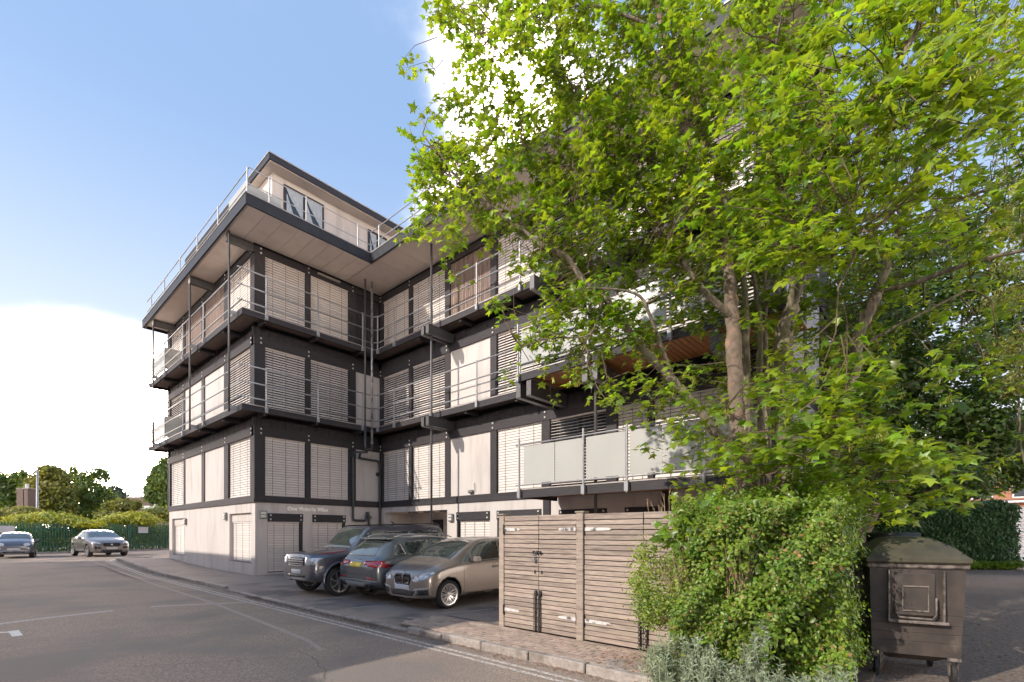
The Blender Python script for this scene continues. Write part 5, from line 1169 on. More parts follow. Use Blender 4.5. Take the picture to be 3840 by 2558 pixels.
shrub('fence_hedge', fh, 14000, .15, 'leaf_far', 'dark green hedge close behind the green fence', 44, cat='hedge')
fh = []
for s in np.arange(15.5, 30, 1.2): p = fpt(s, 2.2); fh.append((p[0], p[1], .9, 1.0, .9, .75))
shrub('tall_grass', fh, 6500, .32, 'leaf_far_y', 'pale sunlit tall grass behind the right half of the green fence', 45, cat='grass', tpl='lance')
fh = []
for px in np.arange(-60, 700, 40): p = at(px, 1960, 46+px*.01); fh.append((p.x, p.y, 1.2, 1.6, 1.2, 1.5))
shrub('back_hedge', fh, 9000, .28, 'leaf_far', 'mid-green bushes filling the gap below the far trees', 46, cat='hedge', tpl='tri')
# lamp post
lp = on_ground(140, 44, .3); LP = thing('street_lamp', lp, 'tall grey street lamp with flat heads rising behind the green fence', 'street lamp')
tp = at(140, 1762, 44).z; MB().tube([(lp[0],lp[1],.3),(lp[0],lp[1],2.0),(lp[0],lp[1],tp)], [.13,.11,.08], 10).build('pole', 'steel', LP, smooth=True)
for d, w in ((-1.0, .5), (-.4,.5)):
    a = Vector((lp[0], lp[1], tp-.25)); b = a + RT*d*.9; o = MB().tube([a, b], .03, 6).build('arm', 'steel_dark', LP); MB().hull(b+RT*.28, b-RT*.28, .22, .09).build('lamp_head', 'steel_dark', LP)
# brick chimney of the house behind
c0 = at(62, 1840, 48); c1 = at(104, 1840, 48); CH = thing('brick_chimney', (c0.x, c0.y, .3), 'brown brick chimney stack with a pot, below the dark conifers', 'chimney')
zc = at(80, 1834, 48).z; d = (c1-c0); u = d.normalized(); n_ = Vector((-u.y, u.x, 0))
def obox(name, m, a, b, dep, z0, z1, par):
    mb = MB(); P = [a, b, b+n_*dep, a+n_*dep]; mb.add([(p.x,p.y,z0) for p in P]+[(p.x,p.y,z1) for p in P], [(0,3,2,1),(4,5,6,7),(0,1,5,4),(1,2,6,5),(2,3,7,6),(3,0,4,7)]); return mb.build(name, m, par)
obox('stack', 'brick_dk', c0, c0+d*.58, 1.2, .3, zc, CH); obox('stack', 'brick_dk', c0+d*.66, c1, 1.0, .3, zc-.05, CH); obox('cap', 'kerb', c0-u*.05, c1+u*.05, 1.3, zc, zc+.12, CH)
MB().tube([c0+d*.5+n_*.5+Vector((0,0,zc-c0.z+.1)), c0+d*.5+n_*.5+Vector((0,0,zc-c0.z+.55))], .14, 10).build('pot', 'white', CH)
# flat-roofed building
c0 = at(478, 1862, 75); c1 = at(720, 1862, 75); d = c1-c0; u = d.normalized(); n_ = Vector((-u.y, u.x, 0)); zt_ = c0.z
FB_ = thing('flat_roof_building', (c0.x, c0.y, .3), 'brown brick building with flat roof and white trim beyond the far fence', 'building')
obox('wall', 'brick_dk', c0+u*.3, c1, 8, .3, zt_-.25, FB_); obox('roof', 'trim', c0-u*.2, c1, 9, zt_-.25, zt_, FB_); c2 = c0-n_*1.6+u*3; obox('lower_wall', 'brick_dk', c2, c1-n_*1.6, 1.6, .3, zt_-2.0, FB_); obox('white_fascia', 'white', c2-n_*.1, c1-n_*1.7, .1, zt_-2.0, zt_-1.55, FB_)
for i in range(6):
    a = c0+u*(4+i*1.5)-n_*.02; w = obox('window', 'white', a, a+u*.9, .04, zt_-1.5, zt_-.6, FB_)

# ------------------------------------------------------------------ right: ivy wall, brick house, fence boards
w0 = at(3180, 2133, 23.5); w1 = at(3812, 2133, 22.6); d = w1-w0; u = d.normalized(); n_ = Vector((-u.y, u.x, 0)); n_ = n_ if n_.dot(FW) > 0 else -n_
IV = thing('ivy_wall', (w0.x, w0.y, 0), 'long garden wall thickly covered in dark ivy behind the wheeled bin', 'wall')
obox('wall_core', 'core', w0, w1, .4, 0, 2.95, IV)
g = np.random.default_rng(61); n = 15000; s_ = g.random(n)*d.length; zz = g.random(n)**.9*3.15; o_ = np.abs(.12*g.normal(size=n))+.04+.10*np.sin(s_*2.1)*np.sin(zz*2.3)
ztop = 2.95+.18*np.sin(s_*1.3)+.1*np.sin(s_*4.1)+.12; zz = np.minimum(zz, ztop-g.random(n)*.1)
C = np.array(w0)[None,:]*np.array([1,1,0]) + s_[:,None]*np.array(u) - o_[:,None]*np.array(n_) + zz[:,None]*np.array([0,0,1])
top_ = g.random(n) < .16; C[top_] += np.array(n_)*(g.random(top_.sum())[:,None]*.6); C[top_,2] = ztop[top_]
leaves('ivy', C, -np.array(n_)[None,:]*.8+np.array([0,0,.5])+.6*rnd_dir(g, n), np.array([0,0,-1])+.5*rnd_dir(g, n), .12*(.6+.8*g.random(n)), 'oval', 'leaf_ivy', IV)
n = 3500; s_ = g.random(n)*(d.length+3); C = np.array(w0)[None,:]*np.array([1,1,0]) + s_[:,None]*np.array(u) - (.2+.5*g.random(n))[:,None]*np.array(n_) + (.05+.3*g.random(n))[:,None]*np.array([0,0,1])
leaves('ground_ivy', C, np.array([0,0,1])+.6*rnd_dir(g, n), rnd_dir(g, n), .13*(.6+.8*g.random(n)), 'oval', 'leaf_h', IV)
f0 = w1+u*.0; BF = thing('board_fence', (f0.x, f0.y, 0), 'pale horizontal board fence at the right edge beyond the ivy', 'fence')
bd = None
for i in range(16):
    o = obox('board', 'white', f0-u*.35, f0+u*3, .03, .25+i*.17, .40+i*.17, BF)
h0 = at(3440, 1800, 42); h1 = at(3900, 1800, 37); d = h1-h0; u = d.normalized(); n_ = Vector((-u.y, u.x, 0)); n_ = n_ if n_.dot(FW) > 0 else -n_
HS = thing('brick_house', (h0.x, h0.y, 0), 'orange brick house with tiled roof and white gutters glimpsed beyond the ivy wall', 'building')
obox('wall', 'brick', h0, h1, 8, 0, 6.6, HS); obox('gutter', 'white', h0-n_*.35-u*.2, h1-n_*.35, .12, 6.5, 6.65, HS)
P = [h0-n_*.4-u*.3, h1-n_*.4, h1+n_*4, h0+n_*4]; link('roof', [(P[0].x,P[0].y,6.62),(P[1].x,P[1].y,6.62),(P[2].x,P[2].y,10),(P[3].x,P[3].y,10)], [(0,1,2,3)], 'tile', HS)
obox('extension', 'brick', h0-n_*4+u*1.2, h0-n_*4+u*7, 4, 0, 4.0, HS); obox('extension_roof', 'tile', h0-n_*4.2+u*1, h0-n_*4.2+u*7.2, 4.2, 4.0, 4.2, HS); obox('gutter', 'white', h0-n_*4.35+u*1, h0-n_*4.35+u*7.2, .12, 3.95, 4.08, HS)
for i in range(4):
    a = h0-n_*.03+u*(1+i*2.4); w = obox('window', 'white', a, a+u*1.3, .03, 4.5, 5.8, HS); obox('pane', 'glass', a+u*.08-n_*.01, a+u*1.22-n_*.01, .01, 4.58, 5.72, w)
# dark trees behind
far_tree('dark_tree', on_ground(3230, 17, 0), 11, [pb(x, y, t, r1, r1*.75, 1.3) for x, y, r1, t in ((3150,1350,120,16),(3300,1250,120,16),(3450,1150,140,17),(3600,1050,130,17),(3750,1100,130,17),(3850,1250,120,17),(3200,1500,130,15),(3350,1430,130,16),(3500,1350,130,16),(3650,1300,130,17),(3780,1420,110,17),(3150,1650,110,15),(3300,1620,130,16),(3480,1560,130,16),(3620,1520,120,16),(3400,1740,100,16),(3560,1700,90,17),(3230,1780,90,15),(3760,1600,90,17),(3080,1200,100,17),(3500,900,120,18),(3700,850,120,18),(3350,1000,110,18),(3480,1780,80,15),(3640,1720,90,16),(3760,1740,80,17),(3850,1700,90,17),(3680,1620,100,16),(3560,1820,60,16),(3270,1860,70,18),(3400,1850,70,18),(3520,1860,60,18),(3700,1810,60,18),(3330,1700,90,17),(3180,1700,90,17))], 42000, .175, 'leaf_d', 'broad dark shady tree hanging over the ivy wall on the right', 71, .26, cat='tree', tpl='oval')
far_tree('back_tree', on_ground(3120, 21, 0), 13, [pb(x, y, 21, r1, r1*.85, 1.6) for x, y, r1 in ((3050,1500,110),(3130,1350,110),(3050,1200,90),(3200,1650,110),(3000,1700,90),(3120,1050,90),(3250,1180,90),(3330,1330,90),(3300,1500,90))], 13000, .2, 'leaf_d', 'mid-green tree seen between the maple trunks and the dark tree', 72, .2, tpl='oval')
far_tree('pale_willow', on_ground(3900, 14, 0), 9, [pb(x, y, 14, r1, r1, .8) for x, y, r1 in ((3820,830,60),(3850,960,70),(3830,1300,60),(3870,1420,60),(3860,640,60),(3800,1120,50))], 5000, .15, 'leaf_far_y', 'pale narrow-leaved tree at the right edge of the picture', 73, .12, tpl='lance')
# ------------------------------------------------------------------ the maples in front of the block
def limb_pts(L): return [(at(x, y, t), r) for x, y, t, r in L]
def limb(parent, name, L, m='bark'):
    """a trunk or limb through measured points, with slight knobbliness"""
    P = limb_pts(L); pts = []; rs = []; g = np.random.default_rng(len(L)*7+int(L[0][0]))
    n = len(P)
    for i in range(n-1):
        p0 = P[max(i-1,0)][0]; p1, r1 = P[i]; p2, r2 = P[i+1]; p3 = P[min(i+2,n-1)][0]
        for k in range(5):
            t = k/5; q = .5*((2*p1)+(p2-p0)*t+(2*p0-5*p1+4*p2-p3)*t*t+(3*p1-p0-3*p2+p3)*t**3)
            rr = r1+(r2-r1)*t; pts.append(q+Vector(g.normal(size=3))*rr*.09); rs.append(rr*(1+.07*g.normal()))
    pts.append(P[-1][0]); rs.append(P[-1][1])
    o = MB().tube(pts, rs, 12 if L[0][3] > .05 else 7, cap=True).build(name, m, parent, smooth=True); SK.extend(zip(pts, rs)); return o
SK = []
def base(px, t): p = on_ground(px, t, 0); return p
MA = thing('maple_tree', base(2795, 7.5), 'large maple with peeling reddish trunk and long limb reaching left over the balconies', 'tree')
limb(MA, 'trunk', [(2800,2160,7.4,.15),(2797,1900,7.45,.135),(2785,1750,7.5,.125),(2770,1650,7.55,.13),(2762,1500,7.6,.112),(2752,1350,7.65,.115),(2748,1200,7.7,.105),(2738,1080,7.7,.095),(2722,950,7.75,.085),(2690,830,7.8,.085),(2610,640,7.8,.07),(2550,410,7.8,.058),(2488,120,7.8,.05),(2440,-80,7.8,.04)], 'bark_red')
limb(MA, 'limb', [(2772,1660,7.55,.09),(2700,1640,7.5,.078),(2640,1560,7.5,.07),(2600,1510,7.5,.062),(2527,1432,7.5,.066),(2430,1330,7.5,.06),(2340,1220,7.5,.055),(2264,1111,7.55,.05),(2197,1063,7.6,.048),(2120,960,7.6,.044),(2035,920,7.7,.038),(1900,820,7.8,.033),(1796,743,7.9,.028),(1700,650,8.0,.02),(1640,560,8.0,.012)])
limb(MA, 'limb', [(2745,1190,7.65,.06),(2660,1110,7.6,.05),(2600,1040,7.6,.042),(2560,980,7.6,.036),(2500,880,7.7,.034),(2440,800,7.8,.03),(2350,700,7.9,.022)])
limb(MA, 'limb', [(2612,650,7.8,.04),(2540,610,7.8,.034),(2401,591,7.9,.028),(2320,531,8,.024),(2240,430,8,.02),(2152,325,8,.016),(2080,230,8,.012)])
limb(MA, 'limb', [(2720,945,7.75,.07),(2740,840,7.9,.06),(2700,700,8.1,.05),(2640,500,8.2,.042),(2610,350,8.3,.03),(2560,200,8.4,.02)])
limb(MA, 'limb', [(2401,591,7.9,.02),(2300,560,8,.016),(2150,620,8,.014),(2050,600,8.1,.01),(1950,520,8.1,.008)])
limb(MA, 'limb', [(2264,1111,7.55,.03),(2240,1200,7.4,.022),(2200,1260,7.3,.016),(2060,1270,7.3,.012),(1960,1300,7.3,.008)])
limb(MA, 'limb', [(2527,1432,7.5,.03),(2440,1190,7.2,.025),(2380,1100,7.2,.02),(2200,1080,7.1,.014)])
limb(MA, 'limb', [(2488,120,7.8,.03),(2350,60,7.8,.024),(2200,20,7.9,.018),(2000,60,8.0,.012),(1850,120,8.1,.008)])
MBt = thing('maple_tree', base(2945, 8.0), 'straight grey-barked maple standing just right of the peeling-barked one, forking high', 'tree')
limb(MBt, 'trunk', [(2955,2150,7.9,.17),(2948,1880,7.95,.155),(2945,1650,8.0,.145),(2936,1480,8.0,.14),(2938,1330,8.05,.135),(2948,1220,8.05,.13),(2975,1130,8.1,.10),(3000,1040,8.1,.095),(3030,900,8.2,.10),(3058,740,8.2,.11),(3060,560,8.25,.10),(3085,330,8.3,.09),(3110,150,8.3,.08),(3120,-80,8.4,.07)])
limb(MBt, 'limb', [(2950,1215,8.05,.07),(2960,1150,8.0,.055),(2975,1050,7.95,.05),(2985,960,7.9,.04),(2960,820,7.9,.035),(2900,640,7.8,.03),(2870,480,7.7,.024),(2890,250,7.7,.02),(2930,60,7.7,.016)])
limb(MBt, 'limb', [(3058,740,8.2,.07),(3110,680,7.9,.06),(3180,590,7.6,.05),(3260,430,7.3,.042),(3375,228,7.0,.036),(3500,0,6.8,.03),(3540,-120,6.7,.025)])
limb(MBt, 'limb', [(3180,590,7.6,.035),(3350,480,7.0,.03),(3520,330,6.4,.026),(3700,230,6.0,.02),(3880,150,5.6,.014)])
limb(MBt, 'limb', [(3030,900,8.2,.04),(3000,780,7.4,.034),(3060,640,6.6,.03),(3150,480,6.0,.024),(3300,330,5.5,.018)])
limb(MBt, 'limb', [(2985,1000,7.9,.035),(3010,960,7.0,.03),(3080,900,6.2,.022),(3200,880,5.6,.015)])
MC = thing('maple_tree', base(3100, 8.8), 'leaning maple trunk furthest right, with lichen patches and branches reaching right', 'tree')
limb(MC, 'trunk', [(3070,2100,8.7,.14),(3085,1890,8.75,.125),(3112,1782,8.8,.12),(3150,1620,8.8,.115),(3178,1500,8.85,.11),(3205,1380,8.9,.11),(3215,1285,8.9,.105),(3251,1183,8.9,.10),(3290,1100,8.9,.095),(3312,1045,8.9,.085),(3345,940,8.95,.075),(3389,841,9,.065),(3420,740,9,.05),(3440,600,9,.04)])
limb(MC, 'limb', [(3300,1090,8.9,.05),(3430,1060,8.6,.045),(3600,1000,8.2,.04),(3760,955,7.9,.032),(3900,930,7.6,.026)])
limb(MC, 'limb', [(3385,850,9,.04),(3480,800,8.7,.034),(3620,740,8.4,.028),(3800,680,8.0,.02)])
limb(MC, 'limb', [(3205,1320,8.9,.03),(3330,1240,8.6,.026),(3450,1180,8.4,.022),(3620,1090,8.2,.014)])
limb(MC, 'limb', [(3389,841,9,.03),(3350,740,8.8,.026),(3320,600,8.6,.02),(3330,450,8.4,.014)])
# slim stems between the big trunks
MD = thing('maple_sapling', base(2850, 8.3), 'cluster of slim dappled maple stems between the two big trunks', 'tree')
limb(MD, 'trunk', [(2815,2050,8.1,.07),(2808,1700,8.15,.062),(2800,1480,8.2,.058),(2800,1300,8.2,.055),(2796,1150,8.2,.05),(2790,1000,8.3,.042),(2800,850,8.3,.035),(2830,650,8.3,.025)])
limb(MD, 'stem', [(2850,2000,8.3,.055),(2853,1650,8.35,.05),(2848,1400,8.4,.05),(2852,1250,8.4,.048),(2840,1120,8.4,.04),(2825,1020,8.4,.034),(2820,900,8.4,.024)])
limb(MD, 'stem', [(2852,1260,8.4,.034),(2875,1150,8.4,.03),(2870,1020,8.4,.026),(2895,900,8.4,.02)])
limb(MD, 'stem', [(2890,2000,8.6,.05),(2880,1600,8.6,.046),(2872,1300,8.6,.04),(2860,1180,8.6,.03)])

skp = np.array([tuple(p) for p, r in SK]); skr = np.array([r for p, r in SK])
ROWS = [  # foliage density seen from the car park, 120-pixel cells; row 0 starts above the frame
 '25666777777777777777','15466777777666777777','02566777777776555666','24566777777766655566','16647888877777655566','57867888877788766555','57777788877777776555','46767767887777766544',
 '35346666778776665544','02036666777776665543','00036665567776665544','00024565445666554433','00022433345655443333','00000103444554443332','00000002443443444332','00000000133366666531','00000000002466665310']
gm = np.random.default_rng(5); TW = {'A': [], 'B': [], 'C': []}; LC = {k: [] for k in 'ABC'}; LN = {k: [] for k in 'ABC'}; LA = {k: [] for k in 'ABC'}; KC = {k: [] for k in 'ABC'}
ROOT = {'A': MA, 'B': MBt, 'C': MC}
def grow(px, py, t, tree, nl, spread=.34):
    """one leafy shoot ending at the given place"""
    e = np.array(at(px, py, t)); d2 = ((skp-e)**2).sum(1) + 40*skr*0; i = int(np.argmin(d2 + gm.random(len(d2))*.35)); s = skp[i]; v = e-s; L = np.linalg.norm(v)
    if L > .5: s = e - v/L*min(L, gm.uniform(.35,.8)) + gm.normal(size=3)*.12
    s = s + np.array([0,0,-.05]); mid = (s+e)/2 + gm.normal(size=3)*.06*min(L,1.3); TW[tree].append((s, mid, e))
    dirv = (e-s)/max(1e-6, np.linalg.norm(e-s))
    for k in range(nl):
        f = 1-.62*(k/nl)**1.2; p = (s*(1-f)**2 + 2*mid*f*(1-f) + e*f*f)
        off = gm.normal(size=3); off[2] *= .5; off /= np.linalg.norm(off); off = off*gm.uniform(.04,.16) + np.array([0,0,-.03])
        LC[tree].append(p+off); LN[tree].append(np.array([-.24,.02,.85]) + gm.normal(size=3)*.34 + off*1.0); LA[tree].append(off + dirv*.5 + np.array([0,0,-.35]) + gm.normal(size=3)*.15)
    if gm.random() < .16: KC[tree].append(e+np.array([0,0,-.04])+gm.normal(size=3)*.03)
for j, row in enumerate(ROWS):
    for i, ch in enumerate(row):
        dn = int(ch)
        if not dn: continue
        x0, y0 = 1500+i*120, -120+j*120
        right = i >= 11
        nt = dn*dn*.44+dn*.35
        nt *= 1.0 if i < 9 else .8
        nt *= .92*(1.35 if 4 <= i <= 11 and 6 <= j <= 12 else 1)
        for q_ in range(int(nt)+(gm.random() < nt % 1)):
            if q_ % 5 == 0: ccx, ccy, ct = x0+gm.random()*120, y0+gm.random()*120, gm.normal()      # shoots come in clumps
            px, py = ccx+gm.normal()*26, ccy+gm.normal()*20
            if i < 9: t = 8.0+.5*ct+.15*gm.normal() + (.25 if i < 3 else 0); tree = 'A'
            elif i < 12:
                t = 8.0+.8*ct+.15*gm.normal() if j < 9 else 9.0+.35*ct; tree = 'A' if i < 11 else 'B'
                if j >= 15: t = 6.6+.3*ct
            else:
                tree = 'B' if i < 16 else 'C'; t = 7.8+1.0*ct+.15*gm.normal()
                if 9 <= j: t = gm.normal(9.6, .5)
                if j >= 12 and i <= 17: t = gm.normal(6.4, .5) if gm.random() < .75 else gm.normal(9.4, .4)
            grow(px, py, max(4.2, t), tree, 8)
# nearer sunlit boughs in front on the right
FRONT = [(2600,700,6.6,130,90,10),(2720,520,6.2,150,90,12),(2900,430,5.6,160,110,16),(3050,560,5.4,160,110,16),(3000,300,5.6,150,100,12),(3250,420,5.2,160,100,14),(3400,250,5.0,170,90,14),(3600,330,4.8,170,110,14),(3700,120,4.7,160,100,14),
 (3800,420,4.8,120,110,10),(3450,560,5.2,150,100,12),(2850,780,5.8,170,80,14),(3050,860,5.3,150,80,14),(3200,920,5.2,110,60,9),(2750,930,6.0,140,80,11),(2950,1000,5.6,120,60,8),(3250,730,5.6,120,80,8),(3560,700,5.4,120,70,7),(3800,700,5.2,90,80,6),
 (2900,1480,5.9,150,70,10),(3080,1560,5.5,170,80,16),(3250,1600,5.3,150,80,15),(3380,1680,5.2,110,60,8),(3120,1420,6.0,150,60,9),(2620,1760,6.4,130,90,14),(2560,1600,6.8,100,60,7),(2420,1420,6.9,110,60,8),(2300,1480,6.9,90,60,6),(2680,1900,6.2,100,70,10),(2450,1540,6.8,110,80,8),(2760,1640,6.3,80,70,6),(2900,1720,6.0,120,60,10),(3000,1640,5.8,120,60,10),(2620,1480,6.8,90,60,6),(2830,1150,7.7,60,90,5),(2900,1380,7.6,50,90,4),(3000,1250,7.4,60,90,5)]
for cx_, cy_, t, rx, ry, k in FRONT:
    for _ in range(int(k*1.35)): grow(cx_+gm.normal()*rx*.6, cy_+gm.normal()*ry*.6, t+gm.normal()*.25, 'B' if cx_ > 2700 else 'A', 7)
nsingle = 0
for k in 'ABC':
    C = np.array(LC[k]); Nn = np.array(LN[k]); A = np.array(LA[k]); n = len(C); s = {'A': .118, 'B': .132, 'C': .13}[k]*(.52+.72*gm.random(n))
    # the leaves that show largest are parts of their own, the rest is one mass
    tdep = (C-np.array([0,0,CAMH]))@np.array(FW); order = np.argsort(tdep/s); m_ = {'A': 160, 'B': 290, 'C': 60}[k]; big = order[:m_]; rest = np.setdiff1d(np.arange(n), big)
    leaves('crown', C[rest], Nn[rest], A[rest], s[rest], 'maple', 'leaf', ROOT[k])
    V, Fc = TPL['maple']; lm = bpy.data.meshes.new('leaf'); lm.from_pydata(V.tolist(), [], Fc); lm.materials.append(M['leaf']); lm.update()
    for i in big:
        z = Vector(Nn[i]).normalized(); x = Vector(A[i]).cross(z).normalized(); y = z.cross(x); R_ = Matrix((x, y, z)).transposed().to_4x4()
        o = bpy.data.objects.new('leaf', lm); COL.objects.link(o); o.parent = ROOT[k]; o.matrix_local = Matrix.Translation(Vector(C[i])-POS[ROOT[k].name]) @ R_ @ Matrix.Scale(float(s[i]), 4)
    if KC[k]:
        K = np.array(KC[k]); K = np.repeat(K, 5, axis=0) + gm.normal(size=(len(K)*5,3))*.02; nk = len(K)
        leaves('seed_keys', K, rnd_dir(gm, nk)*np.array([1,1,.3]), np.array([0,0,1])+.3*rnd_dir(gm, nk), .05+.02*gm.random(nk), 'key', 'leaf_key', ROOT[k])
    tw = MB()
    for a, b, c in TW[k]: tw.tube([a, b, c], [.007, .005, .002], 3, cap=False)
    for q in range(0, len(TW[k]), 14):      # lesser boughs joining the shoots to the limbs
        e = np.array(TW[k][q][0]); d2 = ((skp-e)**2).sum(1); i = int(np.argmin(d2 + gm.random(len(d2))*.6)); L = math.sqrt(d2[i])
        if .3 < L < 2.2: s0 = Vector(skp[i]); e0 = Vector(e); md = s0.lerp(e0,.5)+Vector(gm.normal(size=3))*.1*L; m1 = s0.lerp(md,.5)+Vector(gm.normal(size=3))*.04*L; tw.tube([s0, m1, md, e0], [min(.02, skr[i]*.7), .014, .011, .006], 5, cap=False)
    tw.build('twigs', 'twig', ROOT[k], kind='stuff')
    print('tree', k, n, 'leaves', len(TW[k]), 'twigs')

# ------------------------------------------------------------------ hedge and planting in front of the trees
HA = Vector((5.55, 2.35, 0)); HB = Vector((6.2, .72, 0)); HC = Vector((8.3, .90, 0)); HD = Vector((7.6, 2.3, 0))
HG = thing('hedge', (5.9, 1.5, 0), 'tall overgrown mixed hedge with bramble and ivy between the timber store and the wheeled bin', 'hedge')
g = np.random.default_rng(81)
def face_pts(a, b, z0, z1, n, nrm, disp=.11):
    s = g.random(n); z = z0+(z1-z0)*g.random(n); P = np.array(a)[None,:]*(1-s[:,None]) + np.array(b)[None,:]*s[:,None]
    zt_ = (z-z0)/(z1-z0); rnd_ = -.30*np.clip(zt_-.72,0,1)**2/.078*.6 - .10*np.clip(.15-zt_,0,1)/.15
    w = rnd_ + .13*np.sin(P[:,1]*2.9+z*1.7+.4)*(disp > .08) + disp*(np.sin(P[:,1]*7.1+z*4.3)+np.sin(P[:,0]*6.3-z*5.1+1)+.8*np.sin(z*11+P[:,1]*13)) + .07*g.normal(size=n)
    P[:,2] = z; P += np.array(nrm)[None,:]*w[:,None]; return P
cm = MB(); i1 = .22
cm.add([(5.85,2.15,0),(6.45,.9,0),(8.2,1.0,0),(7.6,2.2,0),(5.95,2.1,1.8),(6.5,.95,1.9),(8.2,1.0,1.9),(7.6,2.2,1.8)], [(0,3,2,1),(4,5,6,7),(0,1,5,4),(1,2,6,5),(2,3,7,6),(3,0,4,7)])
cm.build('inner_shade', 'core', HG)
nf = Vector((-.93,-.36,0)).normalized(); nr = Vector((.08,-1,0)).normalized()
F1 = face_pts(HA, HB, .12, 2.12, 15500, nf); F2 = face_pts(HB, HC, .1, 2.1, 5500, nr, .04); n = 6500
sx, sy = g.random(n), g.random(n); T_ = np.array(HA)[None,:]*((1-sx)*(1-sy))[:,None] + np.array(HB)*((sx)*(1-sy))[:,None] + np.array(HC)*(sx*sy)[:,None] + np.array(HD)*((1-sx)*sy)[:,None]
T_[:,2] = 2.05+.10*np.sin(T_[:,0]*5)+.09*np.sin(T_[:,1]*8+1)+.07*g.normal(size=n)
F3 = face_pts(HD, HA, .1, 2.1, 2500, (0,1,0), .05)
def lf(name, P, base_n, s0, s1, tpl, m, tilt=.65):
    n = len(P); return leaves(name, P, np.array(base_n)[None,:]+np.array([0,0,.45])+tilt*rnd_dir(g, n), np.array([0,0,-.6])+rnd_dir(g, n), s0+(s1-s0)*g.random(n), tpl, m, HG)
lf('foliage', F1, nf, .022, .072, 'oval', 'leaf_h', .8); lf('foliage', F2, nr, .03, .06, 'oval', 'leaf_h'); lf('foliage', T_, (0,0,.6), .03, .065, 'oval', 'leaf_h'); lf('foliage', F3, (0,1,0), .03, .06, 'oval', 'leaf_h')
q = F1[g.random(len(F1)) < .045] + np.array(nf)*.04
lf('dead_leaves', q, nf, .02, .045, 'tri', 'litter')
q = F1[g.random(len(F1)) < .06]; q = q + np.array(nf)[None,:]*(.05+.12*g.random(len(q)))[:,None]; q = np.repeat(q, 4, axis=0)+.035*g.normal(size=(len(q)*4,3))
lf('shoots', q, nf, .02, .05, 'oval', 'leaf_p')
# taller tufts, yellow-green privet at the left end, big maple leaves at the upper left
def tuft(name, cells, m, s0, s1, tpl, n, bn=(-.6,-.3,.3)):
    P = []
    for px, py, t, rx, ry, rt, w in cells:
        k = int(n*w); q = g.normal(size=(k,3)); P += [tuple(at(px+q[i,0]*rx*.55, py+q[i,1]*ry*.55, t+q[i,2]*rt)) for i in range(k)]
    return lf(name, np.array(P), bn, s0, s1, tpl, m)
tuft('foliage', [(2700,1890,6.3,70,45,.25,1),(2830,1880,6.4,70,40,.25,1),(2960,1890,6.3,80,40,.25,1),(3100,1900,6.2,70,40,.25,1),(3200,1930,6.2,50,50,.25,.8),(3190,1870,7.5,60,60,.3,.7)], 'leaf_h', .03, .06, 'oval', 700)
tuft('privet', [(2480,2130,5.9,60,50,.12,1),(2430,2230,5.8,55,50,.12,1.2),(2500,2260,5.7,60,60,.15,1.3),(2560,2180,5.7,50,60,.15,1),(2450,2310,5.75,50,40,.12,.8),(2400,2170,5.85,40,60,.1,.8),(2420,2080,5.9,40,50,.1,.6)], 'leaf_p', .022, .045, 'oval', 520)
tuft('privet', [(2500,2290,5.7,70,60,.15,1),(2420,2260,5.8,50,60,.12,.7),(2540,2080,5.8,40,50,.15,.6)], 'leaf_h', .022, .045, 'oval', 480)
tuft('maple_shoots', [(2560,1990,5.7,60,50,.12,1),(2640,1940,5.7,60,50,.15,1.1),(2680,2030,5.6,60,50,.12,1),(2600,2070,5.6,50,40,.1,.7),(2500,2010,5.9,50,40,.1,.7),(2700,1880,5.9,60,40,.15,.8)], 'leaf', .08, .13, 'maple', 46, (-.75,-.35,.35))
tuft('bramble', [(2800,2100,5.3,120,90,.1,1),(3000,2200,5.2,120,90,.1,1),(2900,2380,5.15,120,80,.1,1),(3080,2050,5.3,90,90,.1,.8)], 'leaf', .05, .08, 'oval', 150)
def stems(name, L, m, parent, r=.006):
    mb = MB()
    for a, b in L:
        p0, p1 = at(*a), at(*b); mid = (p0+p1)/2+Vector(g.normal(size=3))*.04; mb.tube([p0, mid, p1], [r, r*.8, r*.35], 5, cap=False)
    return mb.build(name, m, parent, kind='stuff', smooth=True)
stems('dry_stems', [((2600+g.normal()*30, 2300, 5.6), (2530+g.normal()*40, 2090+g.normal()*25, 5.55)) for _ in range(26)] + [((2760+g.normal()*20, 2240, 5.35), (2790+g.normal()*50, 2050+g.normal()*40, 5.3)) for _ in range(16)] + [((2560+g.normal()*40,2360,5.6),(2480+g.normal()*40,2300,5.5)) for _ in range(16)] + [((2620+g.normal()*60,2540,5.35),(2650+g.normal()*80,2440,5.3)) for _ in range(8)] + [((3100,1960,5.6),(3140,1840,5.6)),((3095,1980,5.6),(3170,1880,5.6))], 'dry', HG, .005)
BSH = thing('bare_shrub', tuple(on_ground(2520, 7.2)), 'bare twiggy shrub poking up behind the right end of the timber store', 'shrub')
mb = MB()
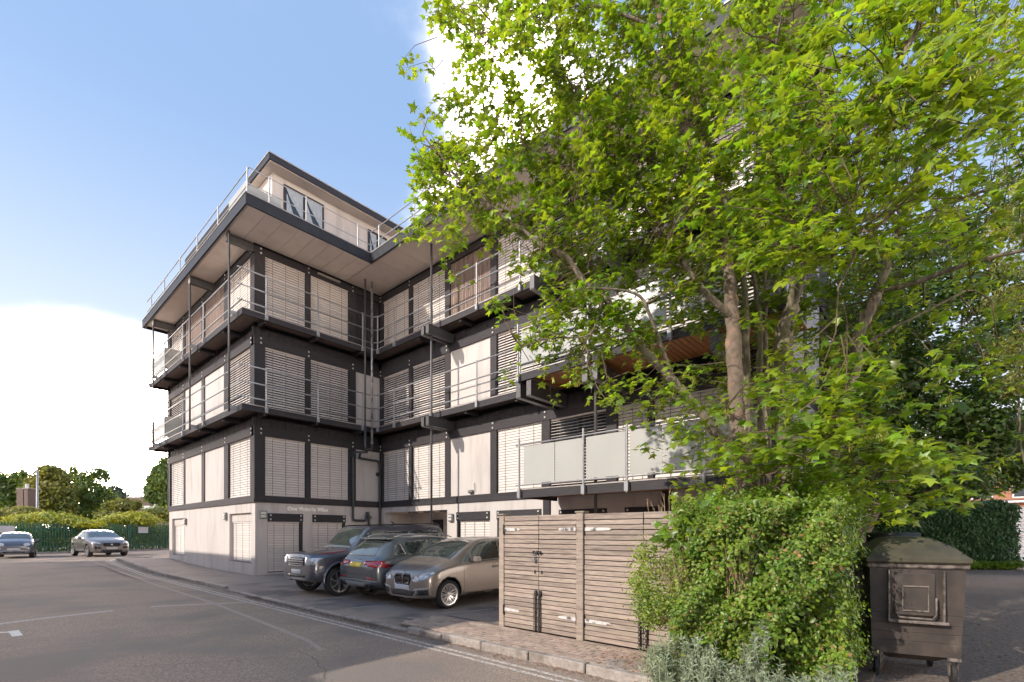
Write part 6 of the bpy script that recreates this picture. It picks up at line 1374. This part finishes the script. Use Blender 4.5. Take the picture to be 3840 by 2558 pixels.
for x, y in ((2425,1868),(2440,1880),(2465,1890),(2490,1850),(2510,1840),(2535,1845),(2560,1862),(2580,1850),(2480,1900),(2545,1900)):
    p0, p1 = at(2515+g.normal()*10, 2080, 7.2), at(x, y, 7.1); mid = p0.lerp(p1, .55)+Vector(g.normal(size=3))*.05; mb.tube([p0, mid, p1], [.012,.008,.003], 5, cap=False)
    for _ in range(3): q = mid.lerp(p1, g.uniform(.2,.9)); mb.tube([q, q+Vector((g.normal()*.05, g.normal()*.05, .09+abs(g.normal())*.05))], [.004,.002], 4, cap=False)
mb.build('stems', 'dry', BSH, kind='stuff', smooth=True)
# silver-leaved plants at the foot of the hedge
def silver(cells, n, label, seed):
    b = at(*cells[0][:3]); T = thing('silver_plant', (b.x, b.y, .03), label, 'plant', 'silver-leaved plants at the foot of the hedge'); gg = np.random.default_rng(seed); P = []; D_ = []
    st = MB()
    for px, py, t, rx, ry in cells:
        for _ in range(n):
            e = np.array(at(px+gg.normal()*rx*.6, py+gg.normal()*ry*.6, t+gg.normal()*.10)); s = np.array((e[0]+gg.normal()*.05, e[1]+gg.normal()*.05, max(.03, e[2]-.25))); st.tube([s, e], [.004,.002], 3, cap=False)
            for k in range(12):
                a = k*2.4; f = .35+.65*k/12; p = s*(1-f)+e*f; P.append(p); D_.append(np.array([math.cos(a), math.sin(a), .8]))
    P = np.array(P); D_ = np.array(D_); m = len(P); leaves('foliage', P, np.cross(D_, rnd_dir(gg, m))+np.array([0,0,.6]), D_, .045+.03*gg.random(m), 'lance', 'leaf_s', T); st.build('stems', 'leaf_s', T, kind='stuff')
silver([(2470,2440,5.45,45,35),(2540,2420,5.4,55,35),(2600,2410,5.4,45,30)], 46, 'silver-leaved plant leaning on the paving edge at the left foot of the hedge', 91)
silver([(2480,2500,5.3,50,50),(2560,2490,5.25,70,50),(2650,2480,5.2,60,60),(2620,2560,5.05,80,50)], 52, 'dusty silver plant by the kerb corner, nearest the road', 92)
silver([(2820,2450,5.1,50,40),(2850,2380,5.15,25,30),(2760,2520,5.0,70,50),(2880,2540,4.95,70,50)], 45, 'silver-leaved plant in the middle of the hedge foot', 93)
silver([(3120,2530,4.95,50,40),(3000,2560,4.85,80,40),(3190,2560,4.85,50,50)], 40, 'silver-leaved plant at the hedge corner nearest the wheeled bin', 94)
